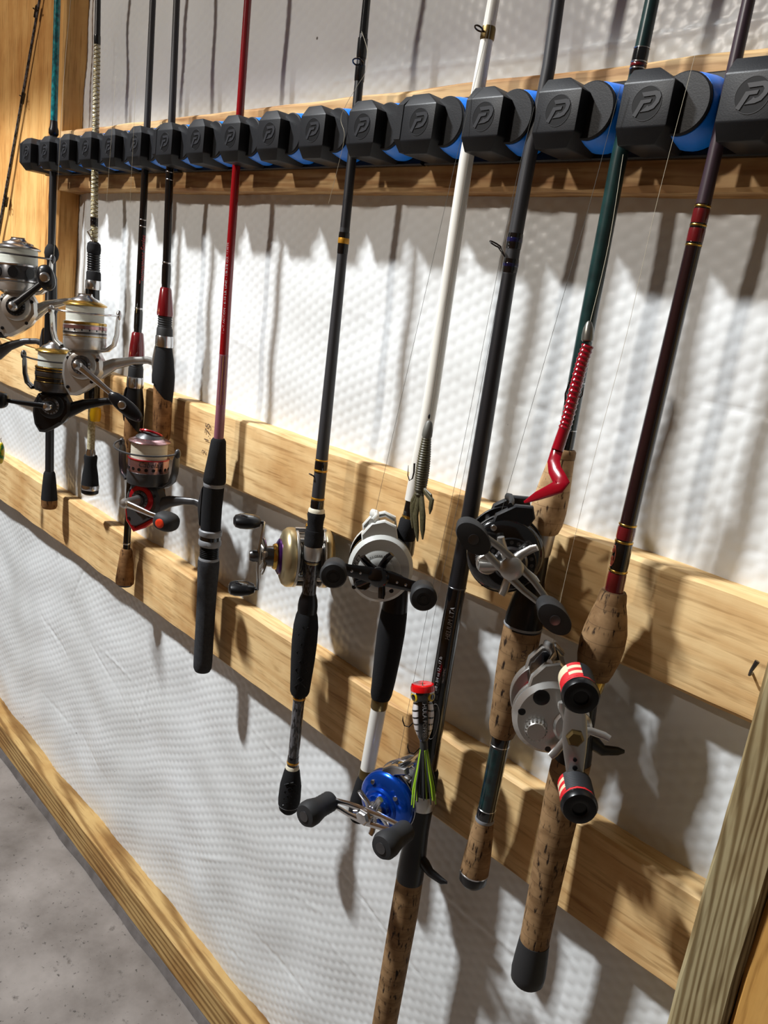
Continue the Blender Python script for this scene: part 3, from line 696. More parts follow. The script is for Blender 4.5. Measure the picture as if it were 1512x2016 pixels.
# --- red rod
r = rods[5] = Rod('bright red rod with plain black foam handle', [(488, 0), (466, 320), (448, 580), (431, 860), (417, 1000), (399, 1310)], 1320, Y=-0.0475)
r.blank(M_RED, [(-2, 7.6), (320, 8.0), (700, 9.2)])
r.part('striped_blank', M_REDP, [(698, 9.2), (868, 9.8)])
for k in range(5):
    a = -0.75+k*0.34; mb = MB(); pts = []
    for py in range(700, 800, 8): q = r.P(py)-r.o; rr = r.r(py, 9.25); pts.append(q+r.cx*(rr*math.cos(a))+r.cy*(rr*math.sin(a)))
    mb.tube(pts, 0.00035, 5); mb.build('pinstripe', M_WRAPR if k % 2 else M_GOLDT, r.e)
r.part('fore_grip', M_FOAM, [(863, 12), (868, 15), (900, 18), (935, 22), (948, 22.6), (951, 21)])
r.part('seat_ring', M_GREYR, [(950, 20.5), (952, 21.2), (956, 21.2), (958, 20.5)])
r.part('reel_seat', M_FOAM, [(956, 20.5), (1000, 20.2), (1043, 20)])
r.part('seat_ring', M_GREYR, [(1042, 21), (1044, 23.2), (1052, 23.2), (1054, 22)])
r.part('seat_band', M_GLOSS, [(1053, 20.8), (1063, 20.8)])
r.part('seat_ring', M_GREYR, [(1062, 21), (1064, 22.6), (1072, 22.6), (1074, 21)])
r.threads('threaded_barrel', M_BLACK2, 1074, 1098, 19, 7)
r.part('seat_ring', M_GREYR, [(1097, 19.5), (1099, 20.6), (1102, 20.6)])
r.part('rear_grip', M_FOAMG, [(1101, 20.5), (1106, 21.5), (1130, 21), (1160, 19.4), (1230, 18.6), (1300, 18.6), (1314, 18), (1320, 15)])
r.txt_r = r.r(560, 8.9); r.text("2'10  MEDIUM ACTION - 6-10 LB. LINE - 1/8-3/8 OZ. LURES", 585, 0.0036, M_TXT, ang=-0.5, up=True, stretch=1.35)
# --- black rod with gold rings
r = rods[6] = Rod('black rod with gold thread rings and split foam handle', [(722, 0), (693, 310), (655, 690), (621, 1030), (596, 1300), (569, 1580)], 1598, Y=-0.057)
r.blank(M_GLOSS, [(-2, 8.0), (70, 8.6)])
r.bands(M_GLOSS, [(76, 115, 10.4), (128, 160, 10.2)])
r.part('lower_blank', M_BLANKK, [(68, 8.6), (450, 9.8)])
r.part('seat_blank', M_BLANKG, [(449, 9.9), (1005, 13.0)])
r.bands(M_GLOSS, [(458, 500, 11.2), (908, 930, 13.2), (985, 1002, 13.6)])
r.bands(M_GOLDT, [(469, 480, 11.6), (904, 907, 13.4), (924, 928, 13.6), (979, 983, 13.9)], 'gold_wrap')
r.guide(127, -0.4, 5, 6.5)
r.guide(936, -1.3, 2.4, 9.5, feet=8, two=False)
r.part('winding_check', M_CREAM, [(1000, 14), (1003, 16.5), (1008, 17)])
r.part('fore_grip', M_FOAM, [(1007, 16.5), (1014, 18.2), (1024, 16.4), (1036, 16), (1044, 17)])
r.part('locking_nut', M_FOAM, [(1043, 18.5), (1050, 19.5), (1058, 18.8), (1060, 19.4), (1074, 18.6)])
r.part('hood', M_SATIN, [(1074, 18), (1076, 18.6), (1098, 17.8), (1101, 17)])
r.bands(M_GLOSS, [(1099, 1104, 17)]); r.bands(M_CHAMP, [(1104, 1109, 14.4)], 'trim_ring')
r.part('seat_blank', M_SPECK, [(1106, 13.2), (1196, 14.5)])
r.part('seat_tail', M_BLACK2, [(1168, 14.5), (1180, 18.5), (1192, 20), (1206, 19.5)])
r.part('rear_grip', M_FOAM, [(1203, 19), (1212, 22), (1232, 25), (1262, 25.6), (1300, 24), (1340, 21), (1360, 19.6), (1366, 17)])
r.bands(M_GLOSS, [(1364, 1378, 12.8)]); r.bands(M_GOLDT, [(1371, 1375, 13.2), (1498, 1502, 12.4)], 'gold_wrap')
r.part('rear_blank', M_SPECK, [(1376, 11.6), (1512, 10.8)])
r.bands(M_GLOSS, [(1488, 1508, 11.8)])
r.part('butt_collar', M_CREAM, [(1506, 12), (1509, 13.6), (1513, 14)])
r.part('butt_grip', M_FOAM, [(1512, 14), (1518, 16), (1545, 21.5), (1572, 22.4), (1582, 21.6)])
r.bands(M_GREYR, [(1581, 1583.5, 21.6)], 'trim_ring')
r.part('butt_cap', M_FOAM, [(1583, 21.3), (1592, 18.5), (1598, 12)])
# quilted zigzag seams on the grips
for y0, y1, hw in ((1225, 1345, 24.4), (1528, 1575, 21.4)):
    mb = MB(); k = 7
    for sgn in (-1, 1):
        pts = []
        for i in range(k+1):
            py = y0+(y1-y0)*i/k; a = sgn*(0.55 if i % 2 else -0.25); t = (py-y0)/(y1-y0)
            hh = hw*(1+(0.04 if y0 < 1400 else 0)*math.sin(t*3.1)-(0.17*max(0, t-.3) if y0 < 1400 else -0.02)); rr = r.r(py, hh)
            pts.append(r.P(py)-r.o+r.cx*(rr*math.cos(a))+r.cy*(rr*math.sin(a)))
        mb.tube(pts, 0.0007, 6)
    mb.build('grip_seam', M_BLACK2, r.e)
# --- white rod
r = rods[7] = Rod('white rod with black foam handle behind the white reel', [(972, 0), (918, 315), (848, 790), (797, 1065), (757, 1330), (712, 1580)], 1612, Y=-0.054)
r.blank(M_WHITE, [(-2, 12.2), (320, 14.6), (600, 14.8), (985, 15.5)])
r.part('thread_wrap', M_BRASS, [(53, 13.2), (57, 14.4), (76, 14.6), (80, 13.4)])
r.guide(62, -1.1, 3.6, 9, feet=6, two=False)
r.part('fore_wrap', M_GLOSS, [(980, 13), (1020, 14)]); r.bands(M_GOLD, [(1014, 1021, 15.2)], 'trim_ring')
r.part('locking_nut', M_FOAM, [(1019, 15), (1023, 17.5), (1045, 19.8), (1062, 20)])
r.part('hood', M_DSTEEL, [(1060, 19.5), (1063, 21), (1088, 21.4), (1092, 20)])
r.part('reel_seat', M_BLACK2, [(1090, 17), (1140, 18), (1180, 24), (1200, 26)])
r.part('rear_grip', M_FOAM, [(1190, 25), (1215, 27), (1245, 28), (1290, 26.5), (1340, 23.5), (1366, 21.5), (1374, 19)])
r.part('grip_ring', M_BRASS, [(1373, 16.5), (1376, 17.2), (1392, 16.6), (1394, 15.8)])
r.part('rear_blank', M_WHITE, [(1391, 15.6), (1520, 14.8)])
r.part('grip_ring', M_BRASS, [(1513, 15.4), (1516, 16), (1528, 15.8), (1532, 15)])
r.part('butt_grip', M_FOAM, [(1530, 16), (1540, 19), (1575, 23.5), (1600, 23), (1612, 17)])
# --- long graphite rod with lettering
r = rods[8] = Rod('long graphite rod with blue wraps and white lettering above the blue reel', [(1099, 0), (1078, 150), (1043, 305), (1012, 480), (930, 985), (885, 1240), (838, 1530), (797, 1790), (757, 2016)], 2130, Y=-0.053)
r.blank(M_BLANKG, [(-2, 13.2), (310, 14.2), (540, 14.6)])
M_BLUEW = mat('blue_black_thread', (14, 18, 60), 0.15, coat=0.6)
r.bands(M_GLOSS, [(460, 490, 15.8), (510, 537, 15.8)]); r.bands(M_BLUEW, [(468, 478, 16.1), (518, 526, 16.1)])
r.guide(487, -1.35, 5.2, 15, feet=26, two=False)
r.part('lower_blank', M_BLANKK, [(538, 14.4), (1158, 18)])
r.bands(M_DSTEEL, [(1154, 1157, 18.6)], 'trim_ring')
r.part('lettered_blank', M_GLOSS, [(1156, 18.3), (1200, 18.2), (1520, 20)])
r.part('fore_grip', M_FOAM, [(1512, 21), (1518, 24.4), (1560, 25.4)])
r.part('hood', M_SATIN, [(1558, 25.6), (1561, 26.6), (1584, 26.6), (1587, 25.4)])
r.part('reel_seat', M_BLACK2, [(1585, 24.5), (1630, 23), (1665, 24.5), (1690, 26.5), (1722, 27.5), (1730, 27)])
r.part('rear_grip', M_CORKD, [(1726, 26.8), (1800, 27.4), (1900, 26), (2016, 24.5), (2120, 24)])
r.part('butt_cap', M_RUBBER, [(2118, 25), (2128, 25), (2132, 20)])
r.trigger(1690, udir(188), length=0.036)
r.txt_r = r.r(1250, 18.6)
r.text('HELIUM LTA', 1222, 0.0058, M_TXT, ang=-0.05, up=True, shear=0.15)
r.txt_r = r.r(1330, 19.0)
r.text('1/8 - 3/4 oz 12 - 17 lb', 1321, 0.0039, M_TXT, ang=-0.42, up=True)
r.text('H6610MMC', 1322, 0.0030, M_TXT, ang=0.18, up=True)
mb = MB(); pts = []        # oval outline printed on the blank
for i in range(41):
    a = 2*math.pi*i/40; py = 1412+34*math.sin(a); g = -0.15+0.55*math.cos(a); rr = r.r(py, 19.7)
    pts.append(r.P(py)-r.o+r.cx*(rr*math.cos(g))+r.cy*(rr*math.sin(g)))
mb.tube(pts, 0.00025, 5); mb.build('printed_oval', M_TXT, r.e)
# --- dark green rod
r = rods[9] = Rod('dark green rod with tapered cork fore grip behind the red worm', [(1284, 0), (1219, 310), (1152, 660), (1112, 880), (1070, 1040), (1030, 1230), (985, 1460), (932, 1725)], 1740, Y=-0.0505)
r.blank(M_GREEN, [(-2, 14.2), (100, 15.0)])
r.bands(M_GLOSS, [(96, 150, 16.0)]); r.bands(M_WRAPR, [(126, 133, 16.3)]); r.bands(M_STEEL, [(95, 97, 16.3), (122, 125, 16.4), (135, 138, 16.4)], 'trim_ring')
r.part('lower_blank', M_GREEN, [(98, 15), (320, 16.6), (880, 17.2)])
r.bands(M_GLOSS, [(846, 886, 17.8)]); r.bands(M_STEEL, [(752, 754, 17.6), (845, 847, 18)], 'trim_ring')
r.part('grip_cap', M_CORKD, [(884, 22), (887, 24.5), (896, 25.5), (902, 25.5)])
r.part('fore_grip', M_CORK, [(900, 24.6), (930, 28.5), (970, 33.5), (1005, 36), (1030, 35), (1044, 31), (1048, 27)])
r.part('hood', M_SATIN, [(1045, 25), (1048, 26), (1088, 24), (1092, 22)])
r.part('reel_seat', M_BLACK2, [(1088, 22), (1140, 24), (1185, 34), (1215, 38), (1236, 38)])
r.bands(M_GREYR, [(1228, 1233, 39)], 'trim_ring')
r.part('rear_grip', M_CORKD, [(1231, 38), (1280, 38), (1340, 35), (1400, 30.5), (1430, 29), (1446, 24)])
r.bands(M_GLOSS, [(1443, 1470, 19.5)]); r.bands(M_STEEL, [(1464, 1466.5, 19.8), (1590, 1592, 18.4)], 'trim_ring')
r.part('rear_blank', M_GREEND, [(1466, 19), (1600, 17.6)])
r.bands(M_GLOSS, [(1590, 1612, 18.4)])
r.part('butt_collar', M_GREYR, [(1609, 18.6), (1612, 19.4), (1615, 19)])
r.part('butt_grip', M_CORKD, [(1613, 18.5), (1640, 22.5), (1690, 27.5), (1716, 28.6)])
r.bands(M_STEEL, [(1714, 1717.5, 28.8)], 'trim_ring')
r.part('butt_cap', M_BLACK2, [(1717, 28.4), (1732, 27.6), (1740, 20)])
r.trigger(1188, udir(224), length=0.026)
r.txt_r = r.r(1320, 35.5); r.text('HERITAGE', 1340, 0.0072, mat('faded_print', (74, 50, 36), 0.8), ang=0.25, up=True, lift=0.0004); r.text('USA', 1275, 0.006, MATS['faded_print'], ang=0.35, up=True, lift=0.0012)
# --- maroon rod
r = rods[10] = Rod('maroon black rod with red and gold bands and bulbous cork fore grip', [(1474, 0), (1406, 310), (1378, 430), (1232, 1050), (1194, 1235), (1150, 1400), (1110, 1560), (1070, 1760), (1042, 1905)], 1932, Y=-0.0505)
r.blank(M_PLUM, [(-2, 12.8), (310, 14.2), (404, 14.8)])
r.bands(M_WRAPR, [(412, 440, 16.4), (450, 478, 16.6)]); r.bands(M_GOLD, [(405, 409, 16.2), (442, 446, 16.6), (481, 485, 16.4)], 'gold_ring'); r.bands(M_GLOSS, [(438, 452, 16.1), (476, 482, 16.2)])
r.part('lower_blank', M_MAROON, [(402, 14.8), (486, 15.6), (1040, 16.4), (1172, 17.5)])
r.bands(M_GOLD, [(1031, 1034.5, 18.2), (1064, 1068, 18.4), (1121, 1125, 18.8)], 'gold_ring')
r.bands(M_WRAPR, [(1037, 1061, 18.0), (1127, 1172, 18.4)]); r.bands(M_GLOSS, [(1069, 1120, 18.2)])
mb = MB(); pts = []
for i in range(25):
    a = -1.9+3.8*i/24; py = 1095-20*math.sin(a); g = -1.05+0.42*math.cos(a); rr = r.r(py, 18.4); pts.append(r.P(py)-r.o+r.cx*(rr*math.cos(g))+r.cy*(rr*math.sin(g)))
mb.tube(pts, 0.0004, 5)
for py, g in ((1084, -1.0), (1100, -0.98), (1108, -0.9)):
    q = r.P(py)-r.o; rr = r.r(py, 18.3); mb.ell(tuple(q+r.cx*(rr*math.cos(g))+r.cy*(rr*math.sin(g))), (.0013, .0013, .0022), 8, 6)
mb.build('printed_emblem', mat('copper_print', (176, 92, 70), 0.4), r.e)
r.part('grip_cap', M_CORKD, [(1163, 24), (1167, 26.5), (1180, 28.5), (1186, 29)])
r.part('fore_grip', M_CORKD, [(1185, 28.8), (1210, 36), (1240, 42.5), (1268, 44.5), (1295, 42), (1318, 36), (1332, 31)])
r.part('hood', M_GOLD, [(1330, 25), (1333, 26), (1356, 24.5), (1359, 23)])
r.part('reel_seat', M_BLACK2, [(1357, 21), (1385, 22), (1440, 28), (1480, 36), (1500, 38)])
r.part('rear_grip', M_CORKD, [(1494, 38), (1520, 38.5), (1600, 36), (1680, 33), (1760, 30.5), (1820, 29.5), (1858, 29)])
r.part('butt_cap', M_RUBBER, [(1852, 30), (1880, 32.5), (1912, 34.5), (1926, 33), (1932, 27)])
r.trigger(1462, udir(222), length=0.034, drop=0.004)
# --- thin rod leaning at the far left (only its guide section shows)
t0, t1 = at(80, -12, -0.0310), at(-6, 480, -0.0325)
ax = (t1-t0).normalized(); base = t1+ax*0.55; top = t0-ax*0.5
e = empty('fishing_rod', base, 'thin glossy rod leaning outside the rack at the left edge', 'fishing rod')
mb = MB(); mb.tube([top-base, t0-base, t1-base, base-base], [.0012, .0021, .0034, .0052], 12); mb.build('blank', M_SPECK, e)
for px, py in ((72, 22), (45, 192), (12, 396)):
    P = at(px, py, -0.0315); mb = MB(); d = V((0.86, -0.5, 0)).normalized(); c = P-base+d*.009
    mb.torus(.0042, .0006, fr(c, ax.cross(d).normalized(), d, -ax), 20, 6); mb.tube([P-base+V((0, 0, .010)), c+V((0, 0, .0004))-d*.004], .0006, 6); mb.build('line_guide', M_HOOK, e)
    mb = MB(); mb.tube([P-base-ax*.008, P-base+ax*.010], [.0034, .0034], 12); mb.build('thread_wrap', M_GLOSS, e)

# ------------------------------------------------------------------ reels
def reel_frame(rod, py, deg):
    z = rod.axis(py); u = udir(deg); u = (u-z*u.dot(z)).normalized(); v = z.cross(u)
    return fr(rod.P(py), u, v, z)

def spinning(label, rod, foot_py, deg, d, dz, S, c):
    """local x away from rod, y toward viewer, z up the rod. handle shaft at (d, dz)"""
    k = 0.001*S
    e = empty('spinning_reel', None, label, 'fishing reel', M=reel_frame(rod, foot_py, deg))
    rr = rod.r(foot_py, c.get('seat', 12))
    # foot and stem
    mb = MB(); mb.prism([(-.026, .0022), (.026, .0022), (.022, .0045), (.005, .0075), (-.005, .0075), (-.022, .0045)], -.005, .005, fr((rr-.002, 0, 0), (0, 0, 1), (1, 0, 0), (0, 1, 0)), bev=.001)
    mb.build('reel_foot', c['stem'], e)
    mb = MB(); g = [(rr+.003, 0, 0.001), (rr+.012, 0, 0.003), (rr+.03, 0, 0.001), (d*0.62, 0, dz*0.55), (d-22*k, 0, dz-6*k), (d-10*k, 0, dz-2*k)]
    mb.tube(g, [.0055, .0048, .0052, .0075, 11*k, 12*k], 16, sq=(1.0, 0.75), upv=(0, 0, 1)); mb.build('stem', c['stem'], e)
    # gear housing
    o = (d, 0, dz)
    out = [(-26, 6), (-20, 17), (-8, 21), (8, 21), (20, 15), (26, 2), (27, -14), (24, -30), (17, -41), (8, -41), (-4, -34), (-18, -23), (-27, -9)]
    mb = MB(); mb.prism([(x*k, z*k) for x, z in out], -11*k, 11*k, xz(o), bev=4*k); b = mb.build('gear_housing', c['body'], e)
    if c.get('keel'):
        mb = MB(); mb.prism([(x*k*1.04, z*k*1.06-1*k) for x, z in ((27, -14), (24, -32), (12, -45), (-6, -36), (-20, -24), (-17, -20), (-4, -29), (10, -38), (20, -28), (23, -14))], -9*k, 9*k, xz(o), bev=1.5*k); mb.build('keel_trim', c['keel'], e)
    mb = MB(); mb.lathe([(19*k, 10*k), (19*k, 12*k), (17*k, 13.5*k), (4*k, 14*k)], 30, fr(o, (1, 0, 0), (0, 0, -1), (0, 1, 0))); mb.build('side_plate', c.get('plate', c['body']), e)
    mb = MB(); mb.lathe([(12.5*k, 13*k), (12.5*k, 15*k), (10*k, 17*k), (8.5*k, 17*k), (8*k, 20*k)], 30, fr(o, (1, 0, 0), (0, 0, -1), (0, 1, 0)))
    for i in range(16):
        a = i*math.pi/8; mb.box((d+11.2*k*math.cos(a), 16.4*k, dz+11.2*k*math.sin(a)), (1.6*k, 1.2*k, 1.6*k))
    mb.build('bearing_collar', c.get('collar', M_DSTEEL), e)
    for sx, sz in ((-20, 8), (18, 8), (-13, -21), (18, -30)):
        mb = MB(); mb.lathe([(2.3*k, 10.6*k), (2.3*k, 11.6*k), (1.2*k, 11.8*k)], 12, fr((d+sx*k, 0, dz+sz*k), (1, 0, 0), (0, 0, -1), (0, 1, 0))); mb.build('screw', M_BLACK2, b)
    # rotor with two arms and bail
    Z = lambda z: dz+z*k
    mb = MB(); mb.lathe([(14*k, Z(17)), (26*k, Z(21)), (27.5*k, Z(27)), (27*k, Z(33)), (20*k, Z(33))], 40, Matrix.Translation((d, 0, 0))); rot = mb.build('rotor', c['rotor'], e)
    for sg in (-1, 1):
        mb = MB(); pts = [(d+sg*18*k, 0, Z(20)), (d+sg*30*k, 0, Z(22)), (d+sg*38*k, 0, Z(29)), (d+sg*41.5*k, 0, Z(42)), (d+sg*42.5*k, 0, Z(60)), (d+sg*42.5*k, 0, Z(66))]
        mb.tube(pts, [5*k, 4.6*k, 4.2*k, 3.8*k, 3.6*k, 2.2*k], 12, sq=(0.62, 2.1), upv=(1, 0, 0.3)); mb.build('rotor_arm', c['rotor'], e)
        mb = MB(); mb.ell((d+sg*44*k, 0, Z(68)), (4*k, 4.5*k, 6.5*k), 12, 8); mb.build('line_roller' if sg == c.get('roller', -1) else 'bail_pivot', c.get('bail', M_STEEL), e)
    mb = MB(); pts = []
    for i in range(25):
        a = math.pi*i/24; pts.append((d+44*k*math.cos(a), 46*k*math.sin(a), Z(70+c.get('bail_tilt', 2)*math.cos(a)-4*math.sin(a))))
    mb.tube(pts, 1.25*k, 8); mb.build('bail_wire', c.get('bail', M_STEEL), e)
    # spool
    T = Matrix.Translation((d, 0, 0)); sr = c.get('sr', 27)
    mb = MB(); mb.lathe([((sr-2)*k, Z(31)), (sr*k, Z(33)), (sr*k, Z(55)), ((sr-.6)*k, Z(56)), ((sr-3.5)*k, Z(56.5))], 48, T); sk = mb.build('spool_skirt', c['skirt'], e)
    for z0, z1, mm in c.get('rings', ()):
        mb = MB(); mb.lathe([((sr-.2)*k, Z(z0)), ((sr+.5)*k, Z(z0+.4)), ((sr+.5)*k, Z(z1-.4)), ((sr-.2)*k, Z(z1))], 48, T, cap=(False, False)); mb.build('skirt_ring', mm, sk)
    nh = c.get('ports', 0)
    for i in range(nh):
        a = 2*math.pi*i/nh; mb = MB(); D = fr((d+(sr-.9)*k*math.cos(a), (sr-.9)*k*math.sin(a), Z(c.get('port_z', 42))), (-math.sin(a), math.cos(a), 0), (0, 0, 1), (math.cos(a), math.sin(a), 0))
        pw, ph = c.get('port', (2, 2)); mb.prism([(pw*k*math.cos(t*math.pi/6), ph*k*math.sin(t*math.pi/6)) for t in range(12)], 0, 1.1*k, D); mb.build('skirt_port', M_BLACK2, sk)
    mb = MB(); n = 14; prof = [((sr-3)*k, Z(56))]
    for i in range(n+1): prof.append(((sr-3.2+0.25*(i % 2))*k, Z(56.4+19.4*i/n)))
    mb.lathe(prof, 48, T); mb.build('wound_line', c.get('line', M_LINEW), e)
    lp = c.get('lip', M_GOLD)
    mb = MB(); mb.lathe([((sr-3)*k, Z(75.6)), (sr*k, Z(76.6)), ((sr+.8)*k, Z(77.6)), (sr*k, Z(78.6)), ((sr-5)*k, Z(81)), ((sr-9)*k, Z(83))], 48, T); mb.build('spool_lip', lp, e)
    mb = MB(); mb.lathe([((sr-7)*k, Z(81)), ((sr-9)*k, Z(84.5)), (11*k, Z(87.5)), (9*k, Z(90)), (3*k, Z(91))], 36, T)
    mb.box((d, 0, Z(90)), (17*k, 4*k, 4*k)); mb.build('drag_knob', c.get('drag', M_STEEL), e)
    if c.get('dragrim'):
        mb = MB(); mb.torus(14*k, 1.6*k, fr((d, -2*k, Z(88)), (1, 0, 0), (0, .93, .36), (0, -.36, .93)), 36, 8); mb.build('drag_rim', c['dragrim'], e)
    # handle
    hx, hz, sl = c['arm'];  L = math.hypot(hx, hz); a = V((hx/L, 0, hz/L)); sl *= k; root = V((d, sl, dz)); end = root+a*(L*k)+V((0, c.get('lean', 4)*k, 0))
    mb = MB(); mb.lathe([(6.5*k, 17*k), (6*k, sl-4*k), (7*k, sl), (5*k, sl+5*k), (1*k, sl+7*k)], 20, fr(o, (1, 0, 0), (0, 0, -1), (0, 1, 0))); mb.build('handle_shaft', c.get('shaft', M_STEEL), e)
    mb = MB(); w_ = c.get('armw', 5); mb.tube([root, root+a*(L*k*.2), root+a*(L*k*.6)+V((0, 3*k, 0)), end], [w_*1.2*k, w_*k, w_*.8*k, w_*.7*k], 14, sq=(1.0, 0.6), upv=(a.z, 0, -a.x)); mb.build('handle_arm', c.get('armm', M_STEEL), e)
    kn = c['knob']; kr = kn['r']; kc = end+V((0, kn.get('out', 8)*k, 0))+a*(kn.get('fwd', 0)*k); ta = kn.get('rot', 0.0)
    ca, sa = math.cos(ta), math.sin(ta); ax_ = (a*ca+V((a.z, 0, -a.x))*sa); az_ = V((-ax_.z, 0, ax_.x))
    mb = MB(); mb.ell((0, 0, 0), (kr[0]*k, kr[1]*k, kr[2]*k), 20, 14, fr(kc, ax_, (0, 1, 0), az_), e=kn.get('e', 0.8)); kb = mb.build('handle_knob', kn.get('m', M_BLACK2), e)
    mb = MB(); T3 = fr(kc+V((0, (kr[1]-1.0)*k, 0))+ax_*(kn.get('pin_off', 0)*k), (1, 0, 0), (0, 0, -1), (0, 1, 0)); pr = kn.get('pin_r', 5)
    mb.lathe([(pr*k, 0), (pr*k, 1.2*k), (pr*.75*k, 2.0*k), (pr*.4*k, 2.1*k)], 18, T3); mb.build('knob_pin', kn.get('pin', M_STEEL), kb)
    return e, k, Z

# reel of the gold braided rod (upper left, silver)
spinning('silver spinning reel with open-framed spool, top left', rods[2], 600, 236, 0.106, -0.013, 1.08, dict(
    stem=M_SILVP, body=M_SILVP, rotor=M_SILVP, skirt=M_DSTEEL, lip=M_STEEL, drag=M_STEEL, bail=M_DSTEEL, sr=28, line=M_LINEW, seat=12,
    rings=((33, 36, M_STEEL), (53, 56, M_STEEL)), ports=8, port=(6.5, 7.5), port_z=44.5, arm=(-45, 40, 26), armm=M_BLACK2, armw=5.5, collar=M_BLACK2, lean=6,
    knob=dict(r=(11, 10, 17), out=8, m=M_BLACK2, pin_r=6.5, rot=-0.5, e=0.85)))
# reel of the right red grip rod (silver and gold)
spinning('silver spinning reel with gold spool rims and long silver crank', rods[4], 716, 228, 0.104, -0.010, 1.0, dict(
    stem=M_SILVP, body=M_SILVP, rotor=M_SILVP, skirt=M_SATIN, lip=M_GOLD, drag=M_STEEL, bail=M_STEEL, sr=27, line=M_LINEW, seat=14,
    rings=((52, 55.5, M_GOLD), (46, 51, M_PINKM), (40, 43, M_DSTEEL), (36.5, 38, M_GOLD)), ports=18, port=(1.0, 1.2), port_z=45, arm=(-62, -46, 27), armm=M_STEEL, armw=4.6, roller=1, lean=4,
    knob=dict(r=(27, 6, 10), out=6, fwd=4, m=M_BLACK2, pin_r=5.5, pin_off=-4, e=0.9)))
# reel of the left red grip rod (black and gold)
spinning('black spinning reel with gold spool rings and short black crank', rods[3], 798, 230, 0.112, -0.012, 0.97, dict(
    stem=M_BLACK2, body=M_BLACK2, rotor=M_DSTEEL, skirt=M_GLOSS, lip=M_GOLD, drag=M_STEEL, bail=M_DSTEEL, sr=26, line=M_LINEW, seat=15,
    rings=((53, 55.5, M_GOLD), (49.5, 51, M_GOLD), (42, 48, M_DSTEEL), (40, 41, M_GOLD), (34, 35, M_GOLD)), ports=0, arm=(60, 3, 25), armm=M_BLACK2, armw=4.2, collar=M_DSTEEL, lean=4,
    knob=dict(r=(15, 11, 12), out=4, fwd=8, m=M_BLACK2, pin_r=3, pin=M_BLACK, e=0.6)))
# reel of the teal rod, mostly outside the frame
spinning('dark grey spinning reel cut off by the left edge', rods[1], 678, 232, 0.104, -0.016, 1.02, dict(
    stem=M_DGREY, body=M_DGREY, rotor=M_DGREY, skirt=M_GLOSS, lip=M_GOLD, drag=M_STEEL, bail=M_DSTEEL, sr=26, line=M_LINEC, seat=13,
    rings=((52, 55, M_GOLD), (46, 48, M_GOLD)), arm=(-38, 34, 24), armm=M_DSTEEL, armw=4.5, knob=dict(r=(12, 9, 15), m=M_BLACK2)))
# reel of the red rod
e5, k5, Z5 = spinning('grey spinning reel with red trim and red-capped knob', rods[5], 1000, 206, 0.098, -0.006, 0.97, dict(
    stem=M_DGREY, body=M_DGREY, plate=M_REDM, rotor=M_DGREY, skirt=M_PINKM, lip=M_PINKM, drag=M_DGREY, dragrim=M_REDM, bail=M_DGREY, sr=26.5, line=M_LINEC, seat=20, keel=M_REDM,
    rings=((31, 38, M_DGREY), (54.2, 56, M_REDM)), ports=18, port=(2.3, 2.3), port_z=43, arm=(-68, -9, 45), armm=M_STEEL, armw=4.4, shaft=M_SATIN, roller=-1, lean=0,
    knob=dict(r=(16, 15, 12), out=6, m=M_RUBBER, pin=M_ORANGE, pin_r=6, e=0.8)))
# maker's script on the front of that spool
vs, fs = text_pts("Cabela's", 0.0095, 0, 0.25); d5 = 0.098; rr = 26.75*k5; toC = e5.matrix_world.inverted() @ CAM - V((d5, 0, 0)); a0 = math.atan2(toC.y, toC.x)+0.1
mb = MB(); mb.add([(d5+rr*math.cos(a0+x/rr), rr*math.sin(a0+x/rr), Z5(50)+y) for x, y, z in vs], fs); mb.build('lettering', M_TXTK, e5, smooth=False)

